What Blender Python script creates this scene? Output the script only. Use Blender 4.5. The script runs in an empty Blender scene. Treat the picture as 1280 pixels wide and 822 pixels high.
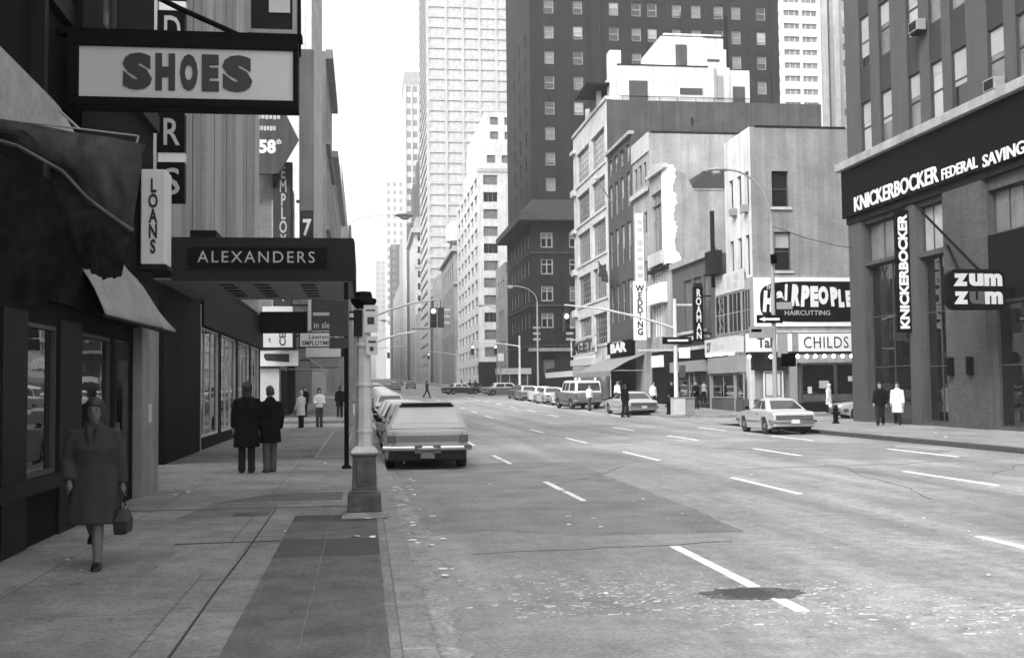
import bpy, bmesh, math, random
from mathutils import Vector, Matrix
random.seed(11)
S = bpy.context.scene
COL = S.collection
D = bpy.data
R = math.radians
ORG = {}

# ------------------------------------------------------------------ tagging
def tag(o, label=None, cat=None, group=None, kind=None):
    if label: o['label'] = label
    if cat: o['category'] = cat
    if group: o['group'] = group
    if kind: o['kind'] = kind
    return o

def thing(name, label, cat, loc=(0, 0, 0), group=None):
    o = D.objects.new(name, None); COL.objects.link(o)
    o.empty_display_size = .2
    o.location = loc; ORG[o.name] = Vector(loc)
    return tag(o, label, cat, group)

def copy_tree(o, parent=None):
    c = o.copy(); COL.objects.link(c)
    if parent: c.parent = parent
    for ch in list(o.children): copy_tree(ch, c)
    return c

# ------------------------------------------------------------------ mesh builder
class MB:
    def __init__(s): s.v = []; s.f = []; s.m = []
    def poly(s, pts, mi=0):
        n = len(s.v); s.v += [tuple(p) for p in pts]; s.f.append(tuple(range(n, n + len(pts)))); s.m.append(mi)
    def box(s, x0, x1, y0, y1, z0, z1, mi=0):
        if x0 > x1: x0, x1 = x1, x0
        if y0 > y1: y0, y1 = y1, y0
        n = len(s.v)
        s.v += [(x0,y0,z0),(x1,y0,z0),(x1,y1,z0),(x0,y1,z0),(x0,y0,z1),(x1,y0,z1),(x1,y1,z1),(x0,y1,z1)]
        for f in ((0,3,2,1),(4,5,6,7),(0,1,5,4),(1,2,6,5),(2,3,7,6),(3,0,4,7)):
            s.f.append(tuple(n + i for i in f)); s.m.append(mi)
        return s
    def hexa(s, p, mi=0):
        n = len(s.v); s.v += [tuple(q) for q in p]
        for f in ((0,3,2,1),(4,5,6,7),(0,1,5,4),(1,2,6,5),(2,3,7,6),(3,0,4,7)):
            s.f.append(tuple(n + i for i in f)); s.m.append(mi)
        return s
    def loft(s, rings, cap=True, mi=0):
        n = len(s.v); k = len(rings[0])
        for r in rings: s.v += [tuple(p) for p in r]
        for i in range(len(rings) - 1):
            for j in range(k):
                a = n + i*k + j; b = n + i*k + (j+1) % k
                s.f.append((a, b, b + k, a + k)); s.m.append(mi)
        if cap:
            s.f.append(tuple(n + j for j in range(k))[::-1]); s.m.append(mi)
            e = n + (len(rings)-1)*k
            s.f.append(tuple(e + j for j in range(k))); s.m.append(mi)
        return s
    def tube(s, path, r, n=8, mi=0, cap=True):
        P = [Vector(p) for p in path]
        rr = r if isinstance(r, (list, tuple)) else [r]*len(P)
        rings = []; up = None
        for i, p in enumerate(P):
            d = (P[min(i+1, len(P)-1)] - P[max(i-1, 0)]).normalized()
            if up is None:
                up = Vector((0,0,1)) if abs(d.z) < .9 else Vector((1,0,0))
            a = d.cross(up).normalized(); up = a.cross(d).normalized()
            rings.append([p + (a*math.cos(2*math.pi*j/n) + up*math.sin(2*math.pi*j/n))*rr[i] for j in range(n)])
        return s.loft(rings, cap, mi)
    def lathe(s, prof, c=(0,0,0), n=16, mi=0, axis='z'):
        rings = []
        for r, h in prof:
            ring = []
            for j in range(n):
                a = 2*math.pi*j/n; u, w = r*math.cos(a), r*math.sin(a)
                if axis == 'z': q = (u, w, h)
                elif axis == 'x': q = (h, u, w)
                else: q = (w, h, u)
                ring.append((c[0]+q[0], c[1]+q[1], c[2]+q[2]))
            rings.append(ring)
        return s.loft(rings, True, mi)
    def ell(s, c, r, n=12, m=8, mi=0):
        prof = [(max(1e-4, math.sin(math.pi*i/m)), -math.cos(math.pi*i/m)) for i in range(m+1)]
        rings = [[(c[0]+q*math.cos(2*math.pi*j/n)*r[0], c[1]+q*math.sin(2*math.pi*j/n)*r[1], c[2]+h*r[2]) for j in range(n)] for q, h in prof]
        return s.loft(rings, True, mi)
    def ext(s, pts, fn, d0, d1, mi=0):
        """extrude a 2-D outline; fn(u, v, d) -> 3-D"""
        return s.loft([[fn(u, v, d0) for u, v in pts], [fn(u, v, d1) for u, v in pts]], True, mi)
    def build(s, name, mats, parent=None, smooth=None, bevel=0, seg=2, fix=True):
        me = D.meshes.new(name)
        off = ORG.get(parent.name, Vector((0,0,0))) if parent else Vector((0,0,0))
        me.from_pydata([(a-off.x, b-off.y, c-off.z) for a, b, c in s.v], [], s.f)
        if not isinstance(mats, (list, tuple)): mats = [mats]
        for m in mats: me.materials.append(m)
        if len(mats) > 1: me.polygons.foreach_set('material_index', s.m)
        if fix:
            bm = bmesh.new(); bm.from_mesh(me); bmesh.ops.recalc_face_normals(bm, faces=bm.faces); bm.to_mesh(me); bm.free()
        if smooth is not None:
            me.polygons.foreach_set('use_smooth', [True]*len(me.polygons))
            me.set_sharp_from_angle(angle=R(smooth))
        me.update()
        o = D.objects.new(name, me); COL.objects.link(o)
        if parent: o.parent = parent
        ORG[o.name] = off
        if bevel:
            b = o.modifiers.new('bevel', 'BEVEL'); b.width = bevel; b.segments = seg; b.limit_method = 'ANGLE'; b.angle_limit = R(40)
        return o

def rrect(x0, x1, y0, y1, r, k=4):
    pts = []
    for cx, cy, a0 in ((x1-r, y1-r, 0), (x0+r, y1-r, 90), (x0+r, y0+r, 180), (x1-r, y0+r, 270)):
        for i in range(k+1):
            a = R(a0 + 90*i/k); pts.append((cx + r*math.cos(a), cy + r*math.sin(a)))
    return pts

# ------------------------------------------------------------------ materials (the photograph is black and white: everything is grey)
def nt(name):
    m = D.materials.new(name); m.use_nodes = True
    return m, m.node_tree, m.node_tree.nodes['Principled BSDF']
def N(t, kind, **kw):
    n = t.nodes.new(kind)
    for k, v in kw.items(): setattr(n, k, v)
    return n
def grey(v): return (v, v, v, 1)
def uv_coord(t, sc=(1,1,1), mode='pos'):
    g = N(t, 'ShaderNodeNewGeometry')
    mp = N(t, 'ShaderNodeMapping'); mp.inputs['Scale'].default_value = sc
    t.links.new(g.outputs['Position'], mp.inputs['Vector'])
    return mp.outputs['Vector']
def mixmul(t, a, b):
    n = N(t, 'ShaderNodeMath', operation='MULTIPLY'); t.links.new(a, n.inputs[0])
    if isinstance(b, float): n.inputs[1].default_value = b
    else: t.links.new(b, n.inputs[1])
    return n.outputs[0]
def noise(t, vec, scale, detail=5, lo=.8, hi=1.2, rough=.6, f0=.3, f1=.7):
    n = N(t, 'ShaderNodeTexNoise'); n.inputs['Scale'].default_value = scale; n.inputs['Detail'].default_value = detail; n.inputs['Roughness'].default_value = rough
    t.links.new(vec, n.inputs['Vector'])
    m = N(t, 'ShaderNodeMapRange'); m.inputs[1].default_value = f0; m.inputs[2].default_value = f1; m.inputs[3].default_value = lo; m.inputs[4].default_value = hi
    t.links.new(n.outputs['Fac'], m.inputs[0])
    return m.outputs[0], n.outputs['Fac']
def mat(name, v, rough=.85, var=.12, scale=1.5, fine=.08, fscale=25, stretch=(1,1,1), bump=0, bscale=40, metal=0, spec=.4, coat=0, streak=0):
    m, t, b = nt(name)
    b.inputs['Roughness'].default_value = rough; b.inputs['Metallic'].default_value = metal
    b.inputs['Specular IOR Level'].default_value = spec; b.inputs['Coat Weight'].default_value = coat
    if var == 0 and fine == 0:
        b.inputs['Base Color'].default_value = grey(v); return m
    vec = uv_coord(t, stretch)
    a, _ = noise(t, vec, scale, 6, 1-var, 1+var)
    c = mixmul(t, a, v)
    if fine:
        f, ff = noise(t, vec, fscale, 3, 1-fine, 1+fine); c = mixmul(t, c, f)
    if streak:
        sv = uv_coord(t, (1.2, 1.2, .05)); s_, _ = noise(t, sv, 2.2, 5, 1-streak, 1+streak*.6); c = mixmul(t, c, s_)
    t.links.new(c, b.inputs['Base Color'])
    if bump:
        n = N(t, 'ShaderNodeTexNoise'); n.inputs['Scale'].default_value = bscale; n.inputs['Detail'].default_value = 4
        t.links.new(vec, n.inputs['Vector'])
        bp = N(t, 'ShaderNodeBump'); bp.inputs['Strength'].default_value = bump; bp.inputs['Distance'].default_value = .02
        t.links.new(n.outputs['Fac'], bp.inputs['Height']); t.links.new(bp.outputs['Normal'], b.inputs['Normal'])
    return m
def brick(name, v, mortar, bw=.22, bh=.075, var=.2, rough=.9, streak=.12, bumpy=.3):
    m, t, b = nt(name); b.inputs['Roughness'].default_value = rough; b.inputs['Specular IOR Level'].default_value = .25
    g = N(t, 'ShaderNodeNewGeometry'); sp = N(t, 'ShaderNodeSeparateXYZ'); t.links.new(g.outputs['Position'], sp.inputs[0])
    ad = N(t, 'ShaderNodeMath', operation='ADD'); t.links.new(sp.outputs[0], ad.inputs[0]); t.links.new(sp.outputs[1], ad.inputs[1])
    cb = N(t, 'ShaderNodeCombineXYZ'); t.links.new(ad.outputs[0], cb.inputs[0]); t.links.new(sp.outputs[2], cb.inputs[1])
    k = N(t, 'ShaderNodeTexBrick'); k.inputs['Scale'].default_value = 1; k.inputs['Brick Width'].default_value = bw; k.inputs['Row Height'].default_value = bh
    k.inputs['Mortar Size'].default_value = .008; k.inputs['Color1'].default_value = grey(v*(1-var)); k.inputs['Color2'].default_value = grey(v*(1+var)); k.inputs['Mortar'].default_value = grey(mortar)
    t.links.new(cb.outputs[0], k.inputs['Vector'])
    bw_ = N(t, 'ShaderNodeRGBToBW'); t.links.new(k.outputs['Color'], bw_.inputs[0])
    vec = uv_coord(t)
    a, _ = noise(t, vec, .6, 6, .82, 1.16)
    c = mixmul(t, bw_.outputs[0], a)
    sv = uv_coord(t, (1.2, 1.2, .05)); s_, _ = noise(t, sv, 1.7, 5, 1-streak, 1+streak*.5); c = mixmul(t, c, s_)
    t.links.new(c, b.inputs['Base Color'])
    bp = N(t, 'ShaderNodeBump'); bp.inputs['Strength'].default_value = bumpy; bp.inputs['Distance'].default_value = .01
    t.links.new(k.outputs['Fac'], bp.inputs['Height']); bp.invert = True; t.links.new(bp.outputs['Normal'], b.inputs['Normal'])
    return m
def glass(name, v, rough=.06, ior=1.6, var=.3):
    m, t, b = nt(name); b.inputs['Roughness'].default_value = rough; b.inputs['IOR'].default_value = ior; b.inputs['Specular IOR Level'].default_value = .6
    vec = uv_coord(t); a, _ = noise(t, vec, .9, 4, 1-var, 1+var); t.links.new(mixmul(t, a, v), b.inputs['Base Color'])
    n = N(t, 'ShaderNodeTexNoise'); n.inputs['Scale'].default_value = 1.3; t.links.new(vec, n.inputs['Vector'])
    bp = N(t, 'ShaderNodeBump'); bp.inputs['Strength'].default_value = .05; bp.inputs['Distance'].default_value = .05
    t.links.new(n.outputs['Fac'], bp.inputs['Height']); t.links.new(bp.outputs['Normal'], b.inputs['Normal'])
    return m
def lamp_mat(name, e):
    m, t, b = nt(name); b.inputs['Base Color'].default_value = grey(.8); b.inputs['Emission Color'].default_value = grey(1); b.inputs['Emission Strength'].default_value = e
    return m

M = {}
M['kerb'] = mat('granite_kerb', .21, .8, .3, 2.6, .3, 24)
M['slab_dark'] = mat('bluestone_slab', .048, .75, .3, 2.2, .3, 24)
M['slab_mid'] = mat('worn_bluestone_slab', .092, .8, .34, 2.4, .32, 24)
M['crack'] = mat('grimy_joint', .04, .95)
M['paint'] = mat('road_paint', .72, .7, .14, 1.5, .16, 18)
M['ground'] = mat('city_ground', .14)
M['patch'] = mat('dark_asphalt_patch', .19, .7, .3, 1.1, .35, 26, bump=.2, bscale=90)
M['dirt'] = mat('pale_gutter_dirt', .25, .9, .4, 3, .4, 22)
M['sett'] = mat('worn_granite_sett', .30, .7, .6, 9, .3, 40)
M['iron'] = mat('cast_iron_cover', .055, .5, .2, 4, .2, 40)
M['grate'] = mat('steel_grate', .07, .6)
M['paper'] = mat('scrap_paper', .75, .9, .1)
M['black'] = mat('black_enamel', .005, .6, .1, 3, .05, spec=.04)
M['dark'] = mat('dark_painted_metal', .014, .6, .2, 2, spec=.08)
M['darkmatt'] = mat('dark_shopfront_paint', .008, .8, .25, 1, spec=.05)
M['midmetal'] = mat('grey_painted_metal', .2, .5, .12, 2)
M['palemetal'] = mat('pale_galvanised_metal', .42, .5, .12, 2)
M['chrome'] = mat('chrome', .42, .28, 0, 1, 0, metal=1)
M['white'] = mat('white_sign_face', .6, .5, .06, 1, .03)
M['offwhite'] = mat('off_white_sign_face', .42, .55, .1, 1.2, .04)
M['ink'] = mat('sign_lettering_ink', .02, .6, 0, 1, 0)
M['letterdim'] = mat('grey_white_lettering', .38, .5, .1)
M['letterdull'] = mat('faded_lettering', .05, .6, .1)
M['kerb_dark'] = mat('steel_faced_kerb', .045, .7, .2, 2)
M['letter'] = mat('white_lettering', .55, .5, 0, 1, 0)
M['lettergrey'] = mat('dull_grey_lettering', .35, .5, .1)
M['tyre'] = mat('tyre_rubber', .015, .8, .1)
M['rim'] = mat('hubcap_steel', .45, .3, 0, 1, 0, metal=.8)
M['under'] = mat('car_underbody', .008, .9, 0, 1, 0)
M['taillight'] = mat('tail_lamp_lens', .07, .25, 0, 1, 0)
M['headlight'] = mat('head_lamp_lens', .7, .15, 0, 1, 0)
M['carglass'] = glass('car_glass', .03, .04, 1.7)
M['brightglass'] = glass('sky_bright_rear_glass', .34, .15, 1.6, .12)  # pale base colour stands in for sky mirrored in and seen through the window
M['skin'] = mat('skin', .32, .6, .06, 8, 0)
M['skindark'] = mat('shaded_skin', .10, .6, .06, 8, 0)
M['hair'] = mat('dark_hair', .015, .6, .2, 20, 0)
M['hairpale'] = mat('pale_hair', .4, .6, .2, 20, 0)
M['wooldark'] = mat('dark_wool', .007, .95, .2, 6, .2, 80, spec=.05)
M['tweed'] = mat('grey_tweed', .025, .95, .2, 8, .3, 120)
M['raincoat'] = mat('pale_raincoat', .5, .85, .1, 4, .05)
M['trouser'] = mat('dark_trousers', .014, .9, .1, 6, spec=.1)
M['trousermid'] = mat('grey_trousers', .06, .9, .1, 6)
M['shoe'] = mat('black_leather', .008, .5, .1)
M['shirt'] = mat('white_shirt', .75, .8, .06, 5)
M['canvas_pale'] = mat('pale_awning_canvas', .30, .9, .22, 2.5, .12, 20)
M['canvas_light'] = mat('light_awning_canvas', .26, .9, .15, 2.5, .1, 20)
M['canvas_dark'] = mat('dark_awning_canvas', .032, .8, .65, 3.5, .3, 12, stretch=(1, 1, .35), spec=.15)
M['canvas_black'] = mat('black_canvas', .012, .9, .5, 3, .3, 12, spec=.05); M['canvas_hem'] = mat('paler_canvas_hem', .06, .8, .4, 6)
M['canvas_mid'] = mat('grey_awning_canvas', .17, .9, .15, 2)
M['shade_dim'] = mat('dim_window_shade', .13, .7, .15, .8, .05, spec=.2)
M['shade'] = mat('window_shade', .27, .6, .12, .8, .05, spec=.3)
M['g_dark'] = glass('dark_window_glass', .015, .05, 1.55)
M['g_mid'] = glass('window_glass_with_shade', .13, .12, 1.5)
M['g_pale'] = glass('window_glass_with_pale_blind', .32, .15, 1.5, .12)
M['g_shop'] = glass('shop_window_glass', .008, .02, 1.7, .4)
M['frame_dark'] = mat('dark_window_frame', .04, .6)
M['frame_mid'] = mat('grey_window_frame', .2, .6)
M['frame_mid2'] = mat('dull_window_frame', .3, .6)
M['frame_pale'] = mat('pale_window_frame', .55, .6)
M['bulb'] = lamp_mat('lit_bulb', 5.0)
M['tube'] = lamp_mat('lit_tube', 2.2)
M['signal_on'] = lamp_mat('lit_signal_lens', 1.0)
M['signal_off'] = mat('unlit_signal_lens', .03, .3, 0, 1, 0)
M['housing'] = mat('signal_housing', .05, .5, .1)
M['litter'] = M['paper']

def asphalt(name):
    m, t, b = nt(name); b.inputs['Roughness'].default_value = .58; b.inputs['Specular IOR Level'].default_value = .6
    vec = uv_coord(t)
    a, _ = noise(t, vec, .25, 8, .66, 1.28, .66)
    c = mixmul(t, a, .245)
    f, _ = noise(t, vec, 26, 4, .62, 1.38, .7); c = mixmul(t, c, f)
    f2, _ = noise(t, vec, 5, 6, .72, 1.26, .7); c = mixmul(t, c, f2)
    lng = uv_coord(t, (1.0, .045, 1)); w, _ = noise(t, lng, 1.1, 6, .64, 1.26); c = mixmul(t, c, w)          # wheel tracks along the lanes
    s, _ = noise(t, vec, 2.6, 7, .55, 1.0, .7, .27, .42); c = mixmul(t, c, s)                                # oil spots
    t.links.new(c, b.inputs['Base Color'])
    n = N(t, 'ShaderNodeTexNoise'); n.inputs['Scale'].default_value = 70; n.inputs['Detail'].default_value = 4; t.links.new(vec, n.inputs['Vector'])
    bp = N(t, 'ShaderNodeBump'); bp.inputs['Strength'].default_value = .25; bp.inputs['Distance'].default_value = .02
    t.links.new(n.outputs['Fac'], bp.inputs['Height']); t.links.new(bp.outputs['Normal'], b.inputs['Normal'])
    return m
M['asphalt'] = asphalt('worn_asphalt')
def concrete(name, v):
    m, t, b = nt(name); b.inputs['Roughness'].default_value = .85; b.inputs['Specular IOR Level'].default_value = .3
    vec = uv_coord(t)
    g = N(t, 'ShaderNodeTexBrick'); g.offset = 0; g.inputs['Scale'].default_value = 1; g.inputs['Brick Width'].default_value = 1.5; g.inputs['Row Height'].default_value = 1.5
    g.inputs['Mortar Size'].default_value = .012; g.inputs['Color1'].default_value = grey(v*.9); g.inputs['Color2'].default_value = grey(v*1.08); g.inputs['Mortar'].default_value = grey(v*.62)
    t.links.new(vec, g.inputs['Vector'])
    k = N(t, 'ShaderNodeRGBToBW'); t.links.new(g.outputs['Color'], k.inputs[0])
    a, _ = noise(t, vec, .6, 8, .62, 1.3, .68); c = mixmul(t, k.outputs[0], a)
    f, _ = noise(t, vec, 22, 5, .66, 1.34, .7); c = mixmul(t, c, f)
    f2, _ = noise(t, vec, 3.2, 7, .74, 1.24, .72); c = mixmul(t, c, f2)
    s, _ = noise(t, vec, 4.5, 6, .5, 1.0, .65, .3, .40); c = mixmul(t, c, s)                                  # chewing-gum and drip spots
    t.links.new(c, b.inputs['Base Color'])
    return m
M['walk'] = concrete('sidewalk_concrete', .2)

# ------------------------------------------------------------------ terrain: the avenue climbs gently from the first crossing on
def gz(y): return max(0.0, min(y, 1000) - 53)*.012
YS = [-40, -20, -5, 0, 5, 10, 20, 30, 40, 53, 60, 63, 80, 100, 125, 150, 200, 300, 500, 800, 1000, 1900]

# ------------------------------------------------------------------ lettering
def text(parent, body, m, c, u, v, w, h, depth=.03, bold=0.0, name='lettering', stack=False, slant=0.0, space=1.0):
    """c: centre of the text on the sign face; u, v: reading and up directions"""
    cu = D.curves.new('text', 'FONT')
    cu.body = '\n'.join(body) if stack else body
    cu.size = 1; cu.offset = bold; cu.extrude = .5; cu.resolution_u = 3; cu.shear = slant; cu.space_character = space
    cu.align_x = 'CENTER'
    if stack: cu.space_line = .8
    ob = D.objects.new('text', cu)
    tm = ob.to_mesh()
    vs = [x.co.copy() for x in tm.vertices]; fs = [tuple(p.vertices) for p in tm.polygons]
    ob.to_mesh_clear(); D.objects.remove(ob); D.curves.remove(cu)
    x0 = min(p.x for p in vs); x1 = max(p.x for p in vs); y0 = min(p.y for p in vs); y1 = max(p.y for p in vs)
    u = Vector(u); v = Vector(v); n = u.cross(v); c = Vector(c)
    mb = MB()
    for p in vs:
        q = c + u*((p.x-(x0+x1)/2)/(x1-x0)*w) + v*((p.y-(y0+y1)/2)/(y1-y0)*h) + n*((p.z+.5)*depth)
        mb.v.append(tuple(q))
    mb.f = fs; mb.m = [0]*len(fs)
    return mb.build(name, m, parent, fix=False)
SU, SV = (1,0,0), (0,0,1)      # faces the camera end of the street
WU = (0,-1,0)                  # faces the street from the far side
EU = (0,1,0)                   # faces the street from the near side

# ------------------------------------------------------------------ walls with real openings, windows set into them
def plane_fn(face, c):
    """(a, z, d) -> point; d is the depth into the wall"""
    if face == 'W': return lambda a, z, d=0: (c + d, a, z)
    if face == 'E': return lambda a, z, d=0: (c - d, a, z)
    if face == 'S': return lambda a, z, d=0: (a, c + d, z)
    return lambda a, z, d=0: (a, c - d, z)
def wall_grid(mb, face, c, a0, a1, z0, z1, ops=(), depth=.18, mi=0):
    P = plane_fn(face, c)
    As = sorted({a0, a1, *[q for o in ops for q in o[:2]]}); Zs = sorted({z0, z1, *[q for o in ops for q in o[2:4]]})
    As = [a for a in As if a0 <= a <= a1]; Zs = [z for z in Zs if z0 <= z <= z1]
    for i in range(len(As)-1):
        for j in range(len(Zs)-1):
            ca, cz = (As[i]+As[i+1])/2, (Zs[j]+Zs[j+1])/2
            if any(o[0] < ca < o[1] and o[2] < cz < o[3] for o in ops): continue
            mb.poly([P(As[i], Zs[j]), P(As[i+1], Zs[j]), P(As[i+1], Zs[j+1]), P(As[i], Zs[j+1])], mi)
    for o in ops:
        a, b, z, y = o[:4]
        for (p, q), (r, s) in (((a,z),(b,z)), ((b,z),(b,y)), ((b,y),(a,y)), ((a,y),(a,z))):
            mb.poly([P(p, q), P(r, s), P(r, s, depth), P(p, q, depth)], mi)
WCACHE = {}
def window_obj(root, face, c, o, frame, pane, depth=.18, style='sash', child=True, grid=(1,1), fw=.07):
    a0, a1, z0, z1 = o[:4]; w = a1-a0; h = z1-z0
    key = (face, round(w,2), round(h,2), frame, style, grid, fw, None if child else pane)
    P0 = plane_fn(face, 0)
    if key not in WCACHE:
        mb = MB(); pm = MB()
        def bar(p, q, r, s, d0, d1, mi=0):
            A = P0(p, r, d0); B = P0(q, s, d1)
            mb.box(A[0], B[0], A[1], B[1], A[2], B[2], mi)
        W, H = w/2, h/2
        bar(-W, -W+fw, -H, H, -.05, .04); bar(W-fw, W, -H, H, -.05, .04); bar(-W+fw, W-fw, -H, -H+fw, -.05, .04); bar(-W+fw, W-fw, H-fw, H, -.05, .04)
        if style == 'sash': bar(-W+fw, W-fw, -fw/2, fw/2, -.04, .03)
        if style == 'cross': bar(-W+fw, W-fw, H*.25, H*.25+fw*.8, -.04, .03); bar(-fw/2, fw/2, -H+fw, H-fw, -.04, .03)
        if style == 'grid':
            gx, gy = grid
            for i in range(1, gx): x = -W+fw+(w-2*fw)*i/gx; bar(x-.025, x+.025, -H+fw, H-fw, -.03, .02)
            for i in range(1, gy): z = -H+fw+(h-2*fw)*i/gy; bar(-W+fw, W-fw, z-.025, z+.025, -.025, .025)
        A = P0(-W+.01, -H+.01, .0); B = P0(W-.01, H-.01, .015)
        (pm if child else mb).box(A[0], B[0], A[1], B[1], A[2], B[2], 0 if child else 1)
        o1 = mb.build('window', [M[frame]] if child else [M[frame], M[pane]])
        o2 = None
        if child:
            o2 = pm.build('pane', M[pane])
        WCACHE[key] = (o1.data, o2.data if o2 else None)
        D.objects.remove(o1)
        if o2: D.objects.remove(o2)
    m1, m2 = WCACHE[key]
    ob = D.objects.new('window', m1); COL.objects.link(ob); ob.parent = root
    pos = Vector(plane_fn(face, c)((a0+a1)/2, (z0+z1)/2, depth)) - ORG[root.name]
    ob.location = pos
    if m2:
        pk = (key, pane)
        if pk not in WCACHE:
            mm = m2.copy() if m2.materials[0] is not M[pane] else m2
            mm.materials[0] = M[pane]; WCACHE[pk] = mm
        po = D.objects.new('pane', WCACHE[pk]); COL.objects.link(po); po.parent = ob
        po.matrix_parent_inverse = Matrix()
    return ob
BL = {}
def blind(ob, face, o, frac, fw=.07, m='shade'):
    """a drawn roller shade in the upper part of a window"""
    w = o[1]-o[0]; h = o[3]-o[2]; fr = round(frac*5)/5; key = (face, round(w,2), round(h,2), fr, m)
    if key not in BL:
        mb = MB(); P0 = plane_fn(face, 0)
        A = P0(-w/2+fw, h/2-fw-(h-2*fw)*fr, -.012); B = P0(w/2-fw, h/2-fw, -.002); mb.box(A[0], B[0], A[1], B[1], A[2], B[2])
        q = mb.build('blind', M[m]); BL[key] = q.data; D.objects.remove(q)
    b = D.objects.new('blind', BL[key]); COL.objects.link(b); b.parent = ob
def building(name, label, x0, x1, y0, y1, z1, m, ops=None, cat='building', depth=.18, group=None, z0=None, roofm=None, parapet=.5, mwest=None, msouth=None):
    """a block with openings in the listed faces; returns its Empty"""
    if z0 is None: z0 = gz(y0) - .3
    ops = ops or {}
    r = thing(name, label, cat, (x0, y0, z0), group)
    for face, c, a0, a1 in (('W', x0, y0, y1), ('E', x1, y0, y1), ('S', y0, x0, x1), ('N', y1, x0, x1)):
        mb = MB(); wall_grid(mb, face, c, a0, a1, z0, z1, ops.get(face, ()), depth)
        mm = M[mwest] if (mwest and face == 'W') else M[msouth] if (msouth and face == 'S') else M[m]
        mb.build('wall', mm, r, fix=False)
    mb = MB(); mb.box(x0+.02, x1-.02, y0+.02, y1-.02, z1-parapet-.1, z1-parapet); mb.build('roof', M[roofm or 'roof'], r)
    return r
M['roof'] = mat('tar_roof', .1)
def part(parent, name, m, *boxes, bevel=0, label=None):
    mb = MB()
    for b in boxes: mb.box(*b)
    o = mb.build(name, M[m] if isinstance(m, str) else m, parent, bevel=bevel)
    if label: o['label'] = label
    return o
M['iron_pole'] = mat('worn_grey_iron', .19, .7, .25, 6, .2, 30, bump=.2)
M['iron_dark'] = mat('dark_flaking_iron', .045, .6, .5, 7, .3, 30, bump=.3)
M['pole_white'] = mat('dirty_white_paint', .40, .6, .12, 4, .08, 20, streak=.2)
M['pole_grey'] = mat('weathered_grey_pole', .22, .6, .12, 3)
M['pole_pale'] = mat('pale_grey_pole', .48, .6, .12, 3)
HAZE, SKY, SUN, EXPO = 0.00032, 0.15, 0.6, 1.78
# ------------------------------------------------------------------ people
def bake_remesh(mb, name, m, parent, voxel, smooth_it=3):
    o = mb.build('tmp', m, None)
    rm = o.modifiers.new('r', 'REMESH'); rm.mode = 'VOXEL'; rm.voxel_size = voxel
    if smooth_it:
        sm = o.modifiers.new('s', 'SMOOTH'); sm.factor = .5; sm.iterations = smooth_it
    bpy.context.view_layer.update()
    me = D.meshes.new_from_object(o.evaluated_get(bpy.context.evaluated_depsgraph_get()))
    D.objects.remove(o)
    me.name = name
    me.polygons.foreach_set('use_smooth', [True]*len(me.polygons))
    if not me.materials: me.materials.append(m)
    q = D.objects.new(name, me); COL.objects.link(q); q.parent = parent
    ORG[q.name] = Vector((0,0,0))
    return q
def ring(c, rx, ry, n=14, tilt=0):
    return [(c[0]+rx*math.cos(2*math.pi*i/n), c[1]+ry*math.sin(2*math.pi*i/n), c[2]+tilt*math.sin(2*math.pi*i/n)) for i in range(n)]
W_ = [1.0]
def leg_pts(side, hipw, sw, knee):
    """sw: swing of the thigh forward (+) in radians; knee: bend of the shank backward. Figure faces -Y, floor at 0."""
    hip = Vector((side*hipw, 0, .93))
    k = hip + Vector((side*.005, -math.sin(sw)*.44, -math.cos(sw)*.44))
    a = k + Vector((0, math.sin(knee-sw)*.42, -math.cos(knee-sw)*.42))
    return hip, k, a
def arm_pts(side, sh, out, fwd, bend, inw=0.0):
    s = Vector((side*.18, 0.01, 1.41))
    s.x *= W_[0]
    e = s + Vector((side*math.sin(out)*.29, -math.sin(fwd)*.29, -math.cos(out)*math.cos(fwd)*.29))
    f = fwd + bend
    w = e + Vector((side*math.sin(out*.6)*.25 - side*inw*.25, -math.sin(f)*.25, -math.cos(f)*.25))
    return s, e, w
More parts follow.
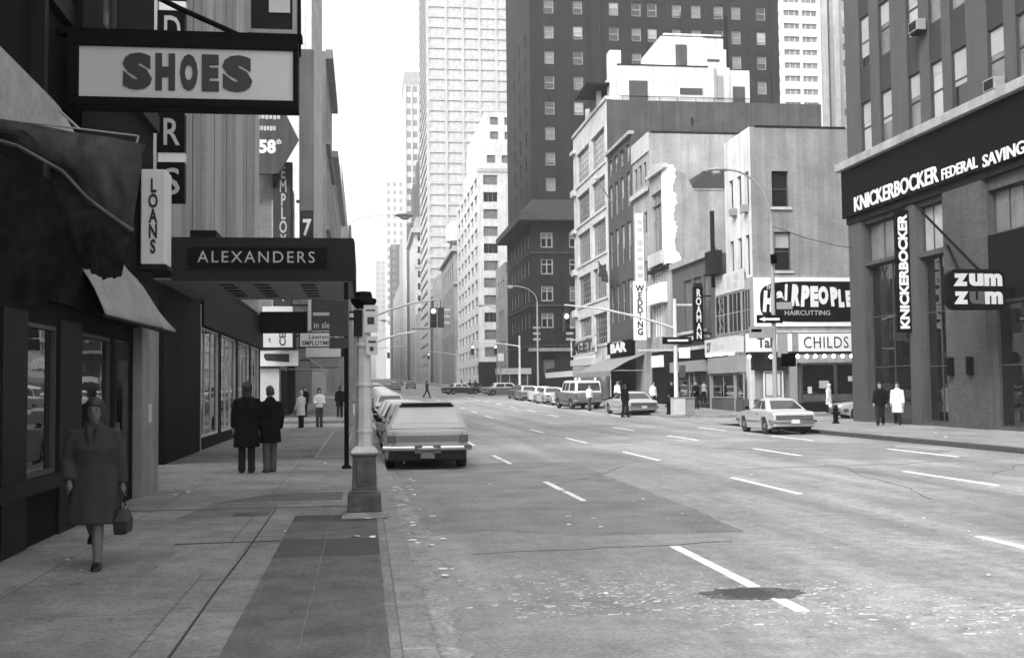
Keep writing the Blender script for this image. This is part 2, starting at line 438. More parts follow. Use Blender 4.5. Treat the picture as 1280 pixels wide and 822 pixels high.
def person(label, x, y, zg, face, height=1.75, coat=None, coat_len=.55, trousers='trouser', hair='hair', shirt='shirt', skirt=False,
           legs=((0, .03), (0, .03)), arms=((.1, 0, .12, 0), (.1, 0, .12, 0)), group=None, voxel=.02, hat=False, build_=1.0, bag=False, longhair=False, skin='skin', lean=0.0, stocking=None, hipw=.085):
    W_[0] = 1 + (build_-1)*.55
    r = thing('person', label, 'person', (0,0,0), group)
    skin = M[skin]
    B = MB()
    # head with face, turned along -Y
    hz = 1.64
    B.ell((0, .005, hz+.02), (.077, .098, .118), 16, 12)
    B.ell((0, -.025, hz-.055), (.055, .062, .06), 12, 8)                # jaw
    B.ell((0, -.098, hz-.005), (.013, .022, .026), 8, 6)                # nose
    B.ell((0, -.082, hz-.048), (.026, .012, .008), 8, 6)                # lips
    B.ell((0, -.082, hz+.045), (.05, .016, .012), 10, 6)                # brow
    for s in (-1, 1):
        B.ell((s*.077, .01, hz), (.012, .022, .033), 8, 6)              # ears
        B.ell((s*.03, -.083, hz+.022), (.014, .012, .009), 8, 6)        # eyes
    B.tube([(0, .015, 1.42), (0, .01, 1.50), (0, 0, 1.60)], [.062, .055, .056], 12)
    # trunk
    B.loft([ring((0,.0,.86), .14*build_, .10), ring((0,0,.95), .165*build_, .115*build_), ring((0,0,1.08), .135*build_, .10*build_), ring((0,-.005,1.25), .16*build_, .115*build_), ring((0,0,1.38), .175*build_, .10), ring((0,.01,1.46), .12, .075), ring((0,.012,1.5), .06, .06)])
    LG = []; AR = []
    for s, (sw, kn) in zip((-1, 1), legs):
        h, k, a = leg_pts(s, hipw, sw, kn); LG.append((h, k, a))
        B.tube([h + Vector((0,0,.02)), h*.5+k*.5, k, k*.6+a*.4, a], [.088, .075, .055, .055, .04], 10)
        B.tube([a + Vector((0,.04,-.03)), a + Vector((0,-.05,-.045)), a + Vector((0,-.15,-.055))], [.035, .036, .022], 8)
    for s, (out, fw, bd, inw) in zip((-1, 1), arms):
        sh, e, w = arm_pts(s, 0, out, fw, bd, inw); AR.append((sh, e, w))
        B.tube([sh + Vector((-s*.05,0,.0)), sh, sh*.5+e*.5, e, e*.6+w*.4, w], [.05, .052, .044, .037, .036, .026], 10)
        d = (w - e).normalized(); sd = Vector((0, -1, 0)) if abs(d.y) < .7 else Vector((0, 0, 1))
        nrm = d.cross(sd).normalized()
        B.tube([w, w+d*.04, w+d*.085], [.026, .036, .034], 8)             # palm
        for i, (ln, of) in enumerate(((.065,-.03), (.078,-.011), (.072,.01), (.055,.029))):
            p = w + d*.08 + sd*of
            B.tube([p, p+d*ln*.5+nrm*(-s*.006), p+d*ln*.85+nrm*(-s*.026)], [.0095, .009, .0075], 6)
        p = w + d*.03 + sd*.03
        B.tube([p, p+d*.03+sd*.022, p+d*.06+sd*.024], [.011, .011, .009], 6)
    bake_remesh(B, 'person', skin, r, min(voxel, .013))
    for s in (-1, 1):
        q = MB(); q.ell((s*.03, -.093, hz+.02), (.014, .008, .007), 8, 6); q.build('eye', M['hair'], r)
        q = MB(); q.ell((s*.031, -.097, hz+.043), (.02, .006, .004), 8, 6); q.build('eyebrow', M['hair'], r)
    q = MB(); q.ell((0, -.091, hz-.048), (.022, .008, .005), 8, 6); q.build('mouth', M['skindark'] if skin.name == 'skin' else M['hair'], r)
    # legs' clothing
    if trousers:
        T = MB()
        T.loft([ring((0,0,.84), .155*build_, .115*build_), ring((0,0,.95), .175*build_, .125*build_), ring((0,0,1.04), .155*build_, .115*build_)])
        for h, k, a in LG:
            T.tube([h + Vector((0,0,.03)), h*.5+k*.5, k, k*.5+a*.5, a + Vector((0,0,.0)), a + Vector((0,-.01,-.03))], [.105, .095, .077, .074, .076, .08], 10)
        bake_remesh(T, 'trousers', M[trousers], r, voxel)
    if stocking:
        T = MB()
        for h, k, a in LG: T.tube([k + Vector((0,0,.1)), k, k*.6+a*.4, a, a+Vector((0,-.02,-.02))], [.068, .061, .061, .046, .044], 10)
        bake_remesh(T, 'stockings', M[stocking], r, voxel, 1)
    K = MB()
    for h, k, a in LG:
        K.loft([[(a.x+u*.043, a.y+.055, a.z-.075+ (0 if i < 2 else .07)) for i, u in enumerate((-1, 1, 1, -1))],
                [(a.x+u*.048, a.y-.05, a.z-.08+(0 if i < 2 else .075)) for i, u in enumerate((-1, 1, 1, -1))],
                [(a.x+u*.05, a.y-.14, a.z-.083+(0 if i < 2 else .05)) for i, u in enumerate((-1, 1, 1, -1))],
                [(a.x+u*.03, a.y-.2, a.z-.08+(0 if i < 2 else .03)) for i, u in enumerate((-1, 1, 1, -1))]])
    K.build('shoes', M['shoe'], r, smooth=50, bevel=.012)
    # upper clothing
    U = MB(); m = M[coat] if coat else M[shirt]
    hem = (.93 - coat_len) if coat else .9
    fl = 1.0 + (coat_len*.5 if coat else 0)
    ex = .022 if coat else .01
    def fold(c, rx, ry, n, k, amp):
        return [(c[0]+rx*(1+amp*math.sin(k*a+1))*math.cos(a), c[1]+ry*(1+amp*math.sin(k*a+1))*math.sin(a), c[2]+.008*math.sin(3*a)) for a in [2*math.pi*i/n for i in range(n)]]
    U.loft([fold((0, 0, hem), (.17*fl+ex)*build_, (.13*fl+ex)*build_, 36, 7, .045 if coat else 0), fold((0,0,(hem+.95)/2), (.175*(1+fl)/2+ex)*build_, (.13*(1+fl)/2+ex)*build_, 36, 7, .03 if coat else 0), ring((0,0,.98), (.175+ex)*build_, (.125+ex)*build_, 36),
            ring((0,0,1.1), (.155+ex)*build_, (.115+ex)*build_, 36), ring((0,-.004,1.26), (.178+ex)*build_, (.125+ex)*build_, 36), ring((0,.0,1.37), (.178+ex)*build_, .112+ex, 36), ring((0,.01,1.455), .125+ex, .08+ex, 36), ring((0,.012,1.515), .075+ex*.6, .07+ex*.6, 36)])
    for (sh, e, w), s in zip(AR, (-1, 1)):
        d = (w-e).normalized()
        U.tube([sh + Vector((-s*.06,0,-.01)), sh, sh*.5+e*.5, e, w - d*.01], [.058+ex, .06+ex, .056+ex, .052+ex, .044+ex], 10)
    if coat:   # collar and lapels
        U.tube([(-.05, -.075, 1.49), (-.075, .02, 1.53), (0, .085, 1.55), (.075, .02, 1.53), (.05, -.075, 1.49)], .024, 6)
        U.tube([(-.05, -.10, 1.48), (-.03, -.15, 1.36), (0, -.158, 1.2)], [.03, .026, .012], 6)
        U.tube([(.05, -.10, 1.48), (.03, -.15, 1.36), (0, -.158, 1.2)], [.03, .026, .012], 6)
    bake_remesh(U, 'coat' if coat else 'shirt', m, r, voxel, 2)
    # hair, hat
    Hh = MB()
    rings = []
    for i in range(9):
        f = i/8; th = math.pi*(.02 + .60*f)
        rr = math.sin(th); z = hz+.028 + math.cos(th)*.128
        rings.append([(math.cos(a)*rr*.088, .014 + math.sin(a)*rr*.108, z + (.075*f*f if math.sin(a) < -.25 else -.03*f)) for a in [2*math.pi*j/18 for j in range(18)]])
    Hh.loft(rings)
    if longhair:
        Hh.ell((0, .035, hz+.045), (.105, .11, .125), 16, 10)
        Hh.loft([ring((0,.03,hz+.05), .1, .08, 14), ring((0,.045,hz-.06), .1, .07, 14), ring((0,.055,hz-.15), .085, .05, 14)])
    Hh.build('hair', M[hair], r, smooth=60)
    if hat:
        q = MB(); q.lathe([(.145, hz+.07), (.15, hz+.078), (.1, hz+.088), (.096, hz+.16), (.08, hz+.185), (.02, hz+.18)], (0, .008, 0), 20); q.build('hat', M['wooldark'], r, smooth=50)
    r.scale = (height/1.76,)*3
    r.rotation_euler = (lean, 0, face)
    r.location = (x, y, zg)
    if bag:
        # her hand hangs at this point
        w = AR[1][2]; d = (AR[1][2]-AR[1][1]).normalized()
        hp = Matrix.Rotation(face, 4, 'Z') @ ((w + d*.09)*(height/1.76)) + Vector((x, y, zg))
        b = thing('handbag', 'black leather handbag hanging from the hand of the woman in the tweed coat', 'handbag', (hp.x, hp.y, hp.z-.40))
        mb = MB()
        mb.loft([[(hp.x+u*.06, hp.y+v*.15, hp.z-.40) for u, v in ((-1,-1),(1,-1),(1,1),(-1,1))], [(hp.x+u*.065, hp.y+v*.16, hp.z-.27) for u, v in ((-1,-1),(1,-1),(1,1),(-1,1))], [(hp.x+u*.025, hp.y+v*.12, hp.z-.15) for u, v in ((-1,-1),(1,-1),(1,1),(-1,1))]])
        mb.build('pouch', M['shoe'], b, bevel=.015)
        mb = MB(); mb.tube([(hp.x, hp.y-.1, hp.z-.17), (hp.x, hp.y-.07, hp.z-.05), (hp.x, hp.y, hp.z+.0), (hp.x, hp.y+.07, hp.z-.05), (hp.x, hp.y+.1, hp.z-.17)], .009, 6); mb.build('handle', M['shoe'], b)
        mb = MB(); mb.box(hp.x+.02, hp.x+.032, hp.y-.02, hp.y+.02, hp.z-.165, hp.z-.14); mb.build('clasp', M['chrome'], b)
    return r
STAND = ((.03, .03), (-.05, .03)); WALK = ((.38, .12), (-.34, .22)); WALK2 = ((-.3, .3), (.36, .1)); STEP = ((.18, .08), (-.15, .12))
HANG = ((.1, .05, .12, 0), (.1, -.05, .12, 0)); SWING = ((.1, -.35, .25, 0), (.1, .35, .35, 0)); POCK = ((.22, -.1, .5, .35), (.22, -.1, .5, .35)); HOLD = ((.14, .15, 1.3, .35), (.14, .15, 1.3, .35))

# ------------------------------------------------------------------ vehicles of the seventies (nose towards +Y, tail towards the camera)
def car(label, cat, x, y, z, rot=0, L=4.9, W=1.92, H=1.38, belt=.93, kind='sedan', paint='car_silver', top=None, group=None, name='parked_car', plate=True, far=False, pitch=0.0):
    r = thing(name, label, cat, (0,0,0), group)
    hl, hw = L/2, W/2
    P = M[paint]; T = M[top or paint]
    yf = hl - .88; yr = -hl + 1.02; wr = .33 if kind != 'suv' else .38
    gc = .2 if kind != 'suv' else .34
    ar = wr + .06; zc = wr
    def arch(yc, k=10):
        dl = math.asin(min(.95, (zc - gc)/ar)) if gc < zc else 0
        return [(yc + ar*math.cos(math.pi + dl - (math.pi + 2*dl)*i/k), zc + ar*math.sin(math.pi + dl - (math.pi + 2*dl)*i/k)) for i in range(k+1)]
    low = [(-hl+.06, gc+.12), (yr-ar-.08, gc)] + arch(yr) + [(yf-ar-.1, gc)] + arch(yf) + [(hl-.12, gc+.08), (hl-.03, gc+.2)]
    if kind == 'wagon':
        up = [(hl, belt-.28), (hl-.05, belt-.16), (hl-.3, belt-.07), (hl-1.35, belt), (-hl+.2, belt+.02), (-hl+.03, belt-.1), (-hl, belt-.35)]
    elif kind == 'suv':
        up = [(hl, belt-.3), (hl-.03, belt-.1), (hl-.25, belt-.02), (hl-1.3, belt), (-hl+.05, belt), (-hl, belt-.08), (-hl, belt-.4)]
    else:
        up = [(hl, belt-.28), (hl-.06, belt-.17), (hl-.35, belt-.09), (hl-1.3, belt-.02), (-hl+1.05, belt+.01), (-hl+.12, belt-.04), (-hl+.02, belt-.14), (-hl-.0, belt-.36)]
    out = low + up
    mb = MB(); rings = []
    cz = .6
    for f, ins in ((-1, .085), (-.985, .03), (-.93, .0), (-.5, -.012), (.5, -.012), (.93, 0), (.985, .03), (1, .085)):
        rg = []
        for (py, pz) in out:
            tx = 1 - .07*(abs(py)/hl)**5
            qz = pz - ins*1.0 if pz > belt-.2 else pz
            qz = qz if pz > gc+.05 else pz + max(0, ins)*.2
            rg.append((f*hw*tx*(1 - (.03 if pz < gc+.15 else 0)), py - ins*.6*(1 if py > 0 else -1)*(abs(py) > hl-.3), qz))
        rings.append(rg)
    mb.loft(rings)
    mb.build('body', P, r, smooth=32, bevel=0)
    mb = MB(); mb.box(-hw+.14, hw-.14, -hl+.25, hl-.2, gc-.02, belt-.3); mb.box(-hw+.2, hw-.2, -hl+.12, -hl+.3, gc+.05, gc+.2); mb.build('chassis', M['under'], r)
    # greenhouse
    if kind == 'wagon': yb0, yr0, yr1, yb1 = -hl+.06, -hl+.55, hl-2.35, hl-1.5
    elif kind == 'suv': yb0, yr0, yr1, yb1 = -hl+.03, -hl+.16, hl-1.85, hl-1.35
    elif kind == 'coupe': yb0, yr0, yr1, yb1 = -hl+.62, -hl+1.5, hl-2.1, hl-1.38
    else: yb0, yr0, yr1, yb1 = -hl+.85, -hl+1.42, hl-2.1, hl-1.42
    wb, wt = hw-.07, hw-(.30 if kind != 'suv' else .16)
    zb, zt = belt-.05, H
    def rg(t, sh=0, dz=0):
        l = lambda a, b: a + (b-a)*t
        return [(px, py, l(zb, zt)+dz) for px, py in rrect(-l(wb, wt)+sh, l(wb, wt)-sh, l(yb0, yr0)+sh, l(yb1, yr1)-sh, .12, 4)]
    mb = MB(); mb.loft([rg(0), rg(.5), rg(.93), rg(1, .035, -.005), rg(1, .12, .025), rg(1, .35, .045)])
    mb.build('cabin', T, r, smooth=40)
    def pane(name, pts, m, o=(0,0,0), th=.02):
        mb = MB(); n = (Vector(pts[1])-Vector(pts[0])).cross(Vector(pts[3])-Vector(pts[0])).normalized()
        o = Vector(o)
        if n.dot(o) < 0: n = -n
        q = [Vector(p)+n*.007 for p in pts]
        mb.hexa([p - n*th for p in q] + q)
        return mb.build(name, m, r)
    l = lambda a, b, t: a + (b-a)*t
    t0, t1 = .2, .86
    ge = M['brightglass'] if kind == 'wagon' else M['carglass']
    pane('rear_window', [(-l(wb,wt,t0)+.13, l(yb0,yr0,t0), l(zb,zt,t0)), (l(wb,wt,t0)-.13, l(yb0,yr0,t0), l(zb,zt,t0)), (l(wb,wt,t1)-.13, l(yb0,yr0,t1), l(zb,zt,t1)), (-l(wb,wt,t1)+.13, l(yb0,yr0,t1), l(zb,zt,t1))], ge, (0,-1,.3))
    pane('windscreen', [(-l(wb,wt,t0)+.13, l(yb1,yr1,t0), l(zb,zt,t0)), (l(wb,wt,t0)-.13, l(yb1,yr1,t0), l(zb,zt,t0)), (l(wb,wt,t1)-.13, l(yb1,yr1,t1), l(zb,zt,t1)), (-l(wb,wt,t1)+.13, l(yb1,yr1,t1), l(zb,zt,t1))], M['carglass'], (0,1,.3))
    # side windows between the pillars
    nwin = {'wagon': 3, 'suv': 3, 'coupe': 2, 'sedan': 2}[kind]
    fr = {'wagon': ((.03,.30),(.345,.64),(.685,.95)), 'suv': ((.05,.42),(.48,.72),(.76,.95)), 'coupe': ((.10,.40),(.46,.94)), 'sedan': ((.08,.49),(.535,.94))}[kind]
    for s in (-1, 1):
        for a, b in fr:
            ys = lambda f, t: l(l(yb0,yr0,t)+.09, l(yb1,yr1,t)-.09, f)
            pane('side_window', [(s*l(wb,wt,t0), ys(a,t0), l(zb,zt,t0)), (s*l(wb,wt,t0), ys(b,t0), l(zb,zt,t0)), (s*l(wb,wt,t1), ys(b,t1), l(zb,zt,t1)), (s*l(wb,wt,t1), ys(a,t1), l(zb,zt,t1))], M['carglass'], (s,0,.2))
    # wheels
    for yc in (yr, yf):
        for s in (-1, 1):
            xo = s*(hw-.035); xi = s*(hw-.25)
            mb = MB(); e = .025*s
            mb.lathe([(wr*.62, xi), (wr*.9, xi), (wr, xi+e), (wr, xo-e), (wr*.92, xo), (wr*.62, xo-e*.2)], (0, yc, zc), 22, axis='x')
            w = mb.build('wheel', M['tyre'], r, smooth=40)
            mb = MB(); mb.lathe([(wr*.66, xo-e*.9), (wr*.64, xo-e*.1), (wr*.45, xo-e*.7), (wr*.2, xo+e*.2), (.01, xo+e*.3)], (0, yc, zc), 18, axis='x')
            mb.build('rim', M['rim'], w, smooth=40)
    # bumpers, lamps, plate
    bz = gc + .3 if kind != 'suv' else gc + .26
    for sgn, nm in ((-1, 'rear_bumper'), (1, 'front_bumper')):
        mb = MB(); yq = sgn*(hl+.05)
        path = [(-hw+.02, yq - sgn*.42, bz), (-hw+.0, yq - sgn*.16, bz), (-hw+.16, yq - sgn*.03, bz), (0, yq, bz), (hw-.16, yq - sgn*.03, bz), (hw, yq - sgn*.16, bz), (hw-.02, yq - sgn*.42, bz)]
        rings = []
        for i, p in enumerate(path):
            a = Vector(path[max(0,i-1)]); b = Vector(path[min(6,i+1)]); d = (b-a).normalized(); nn = Vector((d.y, -d.x, 0))
            rings.append([tuple(Vector(p)+nn*u+Vector((0,0,v))) for u, v in ((-.03,-.065),(.03,-.05),(.045,0),(.03,.05),(-.03,.065))])
        mb.loft(rings); mb.build(nm, M['chrome'], r, smooth=35)
    if kind == 'wagon':
        mb = MB(); mb.box(-hw+.1, hw-.1, -hl-.004, -hl+.2, gc+.03, bz-.075); mb.build('valance', M['under'], r)  # dark box stands in for the shade below the rear bumper
        for a, b in ((-hw+.19, -hw+.2), (hw-.2, hw-.19)):
            mb = MB(); mb.box(a, b, -hl+.0, -hl+.06, bz+.06, belt-.13); mb.build('panel_gap', M['under'], r)
        mb = MB(); mb.box(-.05, .05, -hl+.0, -hl+.06, belt-.2, belt-.175); mb.build('tailgate_handle', M['chrome'], r)
        for s in (-1, 1):
            mb = MB(); mb.box(s*.12, s*.3, -hl-.085, -hl-.06, bz-.12, bz+.07); mb.build('bumper_guard', M['car_trim'], r, bevel=.012)
        mb = MB(); mb.box(-wt+.06, wt-.06, yr0-.07, yr0-.0, zt-.07, zt-.015); mb.build('window_header', M['under'], r)
        tl = [(s*(hw-.28), s*(hw-.06), belt-.37, belt-.2) for s in (-1,1)]
        mb = MB(); mb.box(-hw+.30, hw-.30, -hl-.012, -hl+.05, belt-.36, belt-.21); mb.build('tailgate_trim', M['car_mid'], r)
        mb = MB(); mb.box(-hw+.2, hw-.2, -hl+.005, -hl+.06, belt-.165, belt-.15); mb.build('chrome_strip', M['chrome'], r)
        mb = MB(); mb.box(-wt+.1, wt-.1, yr0-.12, yr0+.1, zt+.01, zt+.035); mb.build('air_deflector', M['car_trim'], r, bevel=.01)
    elif kind == 'suv': tl = [(s*(hw-.16), s*(hw-.06), belt-.35, belt-.1) for s in (-1,1)]
    elif kind == 'coupe':
        tl = [(s*(hw-.52), s*(hw-.16), belt-.33, belt-.19) for s in (-1,1)]
        mb = MB(); mb.box(-hw+.14, hw-.14, -hl-.01, -hl+.08, belt-.35, belt-.17); mb.build('tail_panel', M['car_trim'], r)
    else: tl = [(s*(hw-.5), s*(hw-.1), belt-.3, belt-.17) for s in (-1,1)]
    for a, b, c, d in tl:
        mb = MB(); mb.box(a, b, -hl-.028, -hl+.08, c, d); mb.build('taillight', M['taillight'], r, bevel=.008)
    for s in (-1, 1):
        for k in ((.16, .36) if kind != 'suv' else (.22,)):
            mb = MB(); mb.lathe([(.085, hl-.08), (.088, hl+.02), (.075, hl+.035), (.01, hl+.05)], (s*(hw-k-.02), 0, belt-.24), 14, axis='y'); mb.build('headlight', M['headlight'], r, smooth=40)
    mb = MB(); mb.box(-hw+.52, hw-.52, hl-.03, hl+.015, belt-.33, belt-.16); mb.build('grille', M['car_trim'], r)
    if plate:
        mb = MB(); mb.box(-.16, .16, -hl-.04, -hl-.0, bz-.23, bz-.08) if kind == 'wagon' else mb.box(-.16, .16, -hl-.105, -hl-.09, bz-.075, bz+.075)
        mb.build('licence_plate', M['offwhite'] if kind != 'wagon' else M['car_mid'], r)
    if not far:
        ym = l(yb1, yr1, .25) - .18
        for s in (-1,):
            mb = MB(); mb.ell((s*(hw+.12), ym, belt+.09), (.09, .03, .055), 12, 8); mb.tube([(s*(hw-.05), ym, belt), (s*(hw+.1), ym, belt+.06)], .014, 6); mb.build('door_mirror', M['black'], r, smooth=50)
        for s in (-1, 1):
            mb = MB(); mb.box(s*(hw-.005), s*(hw+.022), ym-.95, ym-.8, belt-.14, belt-.11); mb.build('door_handle', M['chrome'], r, bevel=.006)
            mb = MB(); mb.box(s*(hw-.01), s*(hw+.012), yr+ar+.05, yf-ar-.05, gc+.27, gc+.3); mb.build('side_moulding', M['chrome'], r)
        mb = MB(); mb.tube([(-hw*.55, -hl+.5, gc+.0), (-hw*.55, -hl-.02, gc-.01)], .028, 8); mb.build('exhaust_pipe', M['iron'], r)
    r.rotation_euler = (pitch, 0, rot); r.location = (x, y, z)
    return r
def paint(name, v, rough=.3): M[name] = mat(name, v, rough, .05, .8, .03, 8, spec=.5, coat=.5)
paint('car_silver', .31); paint('car_white', .56); paint('car_dark', .035); paint('car_mid', .11); paint('car_light', .36); paint('car_black', .012); M['car_trim'] = mat('car_trim', .06, .4, .1)
# ================================================================== PEOPLE (built first: their meshes are baked while the scene is small)
gw = lambda y: gz(y)
PI = math.pi
person('woman in a knee-length grey tweed coat carrying a handbag past the shop window', -2.62, 11.45, 0, .12, 1.62, 'tweed', .46, None, 'hair', skirt=True, legs=((-.28, .75), (.14, .05)), arms=((.2, .15, .45, .25), (.2, -.05, .15, 0)), bag=True, longhair=True, skin='skindark', stocking='skindark', voxel=.014, build_=1.2, hipw=.045)
person('man in a long dark coat with bushy hair seen from behind beside a bareheaded companion', -2.42, 23.9, 0, PI+.15, 1.86, 'wooldark', .42, 'trouser', 'hair', legs=((.02,.03),(.12,.06)), arms=((.25, -.1, .6, .3), (.18, .05, .3, .1)), build_=1.12, voxel=.018, longhair=True)
person('shorter haired man in a dark car coat and grey trousers seen from behind', -1.96, 24.05, 0, PI+.45, 1.78, 'wooldark', .32, 'trousermid', 'hair', legs=((.1,.06),(-.05,.03)), arms=((.2, .05, .3, .1), (.25, -.1, .7, .35)), build_=1.05, voxel=.018)
person('woman in a pale raincoat waiting at the left crossing', -2.85, 52.0, 0, PI+.7, 1.68, 'raincoat', .34, 'trouser', 'hairpale', legs=STAND, arms=((.1,.1,.9,.2),(.1,.1,.5,0)))
person('person in a light jacket with folded arms at the left crossing', -2.05, 52.6, 0, .2, 1.78, None, 0, 'trousermid', 'hair', 'shirt', legs=STAND, arms=HOLD, longhair=True)
person('dark clothed man walking away past the far left shop fronts', -1.35, 63.6, gw(63.6), PI, 1.78, 'wooldark', .25, 'trouser', legs=WALK, arms=SWING)
person('second dark coated man walking beyond the crossing on the left pavement', -.9, 66.5, gw(66), PI-.2, 1.75, 'tweed', .3, 'trouser', legs=WALK2, arms=SWING)
person('dark suited man standing by the left shop doorway past the crossing', -3.4, 66.0, gw(66), .6, 1.74, 'wooldark', .1, 'trouser', legs=STAND, arms=POCK)
person('lone man in a grey coat crossing the wide road in the distance', 6.9, 124.0, gw(124)-.15, PI/2+.3, 1.9, 'tweed', .3, 'trouser', legs=WALK, arms=POCK)
person('man in black jacket standing in the road behind the silver hatchback at the right kerb', 14.85, 63.0, gw(63)-.15, PI/2+.5, 1.86, 'wooldark', .12, 'trouser', legs=((.15,.05),(-.12,.1)), arms=HANG)
person('man in a white shirt standing between the silver hatchback and the bar awning', 18.35, 70.0, gw(70), .5, 1.8, None, 0, 'trouser', 'hair', 'shirt', legs=STAND, arms=POCK)
person('man in a dark coat by the shop door behind the signal pole', 19.9, 71.2, gw(71), -.4, 1.8, 'wooldark', .3, 'trouser', legs=STAND, arms=POCK)
person('dark suited man leaning in the doorway under the pale shop band', 21.6, 71.4, gw(71), -1.0, 1.8, 'wooldark', .1, 'trouser', legs=STAND, arms=HOLD)
person('person in a white shirt and pale trousers standing in front of the white-topped jeep', 15.1, 74.5, gw(74)-.15, .5, 1.78, None, 0, 'trousermid', 'hair', 'shirt', legs=STAND, arms=HANG)
person('dark suited man walking along the bank front', 20.95, 43.6, 0, -.5, 1.76, 'wooldark', .12, 'trouser', legs=((.3, .1), (-.25, .2)), arms=((.12, .25, .2, 0), (.12, -.25, .3, 0)), skin='skin')
person('man in a white knee-length coat next to the bank column', 22.05, 44.3, 0, -.5, 1.76, 'raincoat', .42, 'trouser', legs=((-.2,.25),(.2,.06)), arms=((.14,-.1,.2,0),(.12,.1,.3,0)), build_=1.06)
person('woman in a pale coat with fair hair outside the restaurant window', 26.2, 60.9, .02, PI+.8, 1.72, 'raincoat', .35, 'trouser', 'hairpale', legs=STEP, arms=HANG, longhair=True)
for i, (x, y, c, lab) in enumerate(((13.0, 150, 'wooldark', 'dark coated pedestrian at the left of the trio crossing beside the two-tone sedan'), (14.0, 149, 'wooldark', 'dark coated pedestrian mid-stride in the middle of the trio by the two-tone sedan'), (14.9, 150.5, 'tweed', 'grey coated pedestrian at the right of the trio by the two-tone sedan'))):
    person(lab, x, y, gw(y)-.15, (PI/2, -PI/2+.4, PI)[i], 1.85, c, .25, 'trouser', legs=WALK, arms=SWING, voxel=.03)
for i, (x, y, lab) in enumerate(((20.2, 88, 'man in dark jacket under the near end of the bar awning'), (19.2, 84, 'pedestrian in a white shirt under the wedding sign'), (21.3, 92, 'person in grey coat under the middle of the bar awning'), (20.4, 97, 'white shirted person standing deep under the bar awning'))):
    person(lab, x, y, gw(y), (.3, -.8, PI, 1.2)[i], 1.76, ('wooldark', None, 'tweed', None)[i], .2, 'trouser', legs=STEP, arms=HANG, voxel=.03)
# ================================================================== SETTING
CS0, CS1 = 53.0, 60.5          # first crossing
DS0, DS1 = 126.0, 142.0        # wide second crossing
def sheet(name, rects, zo, m, kind='structure'):
    mb = MB()
    for x0, x1, y0, y1 in rects:
        ys = sorted({y0, y1, *[y for y in YS if y0 < y < y1]})
        for a, b in zip(ys, ys[1:]):
            mb.poly([(x0, a, gz(a)+zo), (x1, a, gz(a)+zo), (x1, b, gz(b)+zo), (x0, b, gz(b)+zo)])
    return tag(mb.build(name, m, fix=False), kind=kind)
sheet('ground', [(-500, 600, -60, 1950)], -.45, M['ground'])
sheet('road', [(.48, 17.0, -40, 1900), (-200, .48, CS0, CS1), (17.0, 260, CS0, CS1), (-200, .48, DS0, DS1), (17, 260, DS0, DS1)], -.15, M['asphalt'])
def pavement(x0, x1, y0, y1, kx, zo=0.0):
    """raised block with kerb stones along the avenue edge kx"""
    ys = sorted({y0, y1, *[y for y in YS if y0 < y < y1]})
    mb = MB()
    for a, b in zip(ys, ys[1:]):
        mb.hexa([(x0,a,gz(a)-.4),(x1,a,gz(a)-.4),(x1,b,gz(b)-.4),(x0,b,gz(b)-.4),(x0,a,gz(a)+zo),(x1,a,gz(a)+zo),(x1,b,gz(b)+zo),(x0,b,gz(b)+zo)])
    tag(mb.build('sidewalk', M['walk']), kind='structure')
    k0, k1 = (x1, kx) if kx > x1 else (kx, x0)
    kb = MB()
    km = M['kerb_dark'] if kx > 10 and y0 < 0 else M['kerb']
    for a, b in zip(ys, ys[1:]):
        n = max(1, int((b-a)/2.4)) if b < 70 else 1
        for i in range(n):
            p = a+(b-a)*i/n+.006; q = a+(b-a)*(i+1)/n-.006; zz = zo + (random.random()-.5)*.008 - .003
            kb.hexa([(k0,p,gz(p)-.4),(k1,p,gz(p)-.4),(k1,q,gz(q)-.4),(k0,q,gz(q)-.4),(k0,p,gz(p)+zz),(k1,p,gz(p)+zz-.006),(k1,q,gz(q)+zz-.006),(k0,q,gz(q)+zz)])
    tag(kb.build('kerb', km, bevel=.018), kind='structure')
pavement(-14, .24, -35, CS0, .48)
pavement(-60, .24, CS1, DS0, .48)
pavement(-60, .24, DS1, 1200, .48)
pavement(17.22, 24.5, -35, 46.5, 17.0)
pavement(17.22, 90, CS1, DS0, 17.0)
pavement(17.22, 90, DS1, 1200, 17.0)
# rounded corner of the near right block
mb = MB()
cor = [(17.0, 46.5)] + [(17.0 + 5.5 - 5.5*math.cos(a), 46.5 + 5.5*math.sin(a)) for a in [R(10*i) for i in range(1, 10)]] + [(60, 52), (60, 46.5)]
mb.loft([[(u, v, -.4) for u, v in cor], [(u, v, -.002) for u, v in cor]]); tag(mb.build('sidewalk', M['walk']), kind='structure')
def ragged(pts, a, seed=4):
    rr = random.Random(seed); out = []
    for (x0, y0), (x1, y1) in zip(pts, pts[1:]+pts[:1]):
        n = max(1, int(math.hypot(x1-x0, y1-y0)/.35))
        for i in range(n): out.append((x0+(x1-x0)*i/n+rr.uniform(-a, a), y0+(y1-y0)*i/n+rr.uniform(-a, a)))
    return out
def ragged2(pts):
    """like ragged() but keeps the straight edge against the kerb"""
    rr = random.Random(9); out = []
    for (x0, y0), (x1, y1) in zip(pts, pts[1:]):
        n = max(1, int(abs(y1-y0)/.22))
        for i in range(n): out.append((max(.485, x0+(x1-x0)*i/n+(rr.uniform(-.07, .07) if x0 > .5 else 0)), y0+(y1-y0)*i/n))
    return out+[pts[-1]]
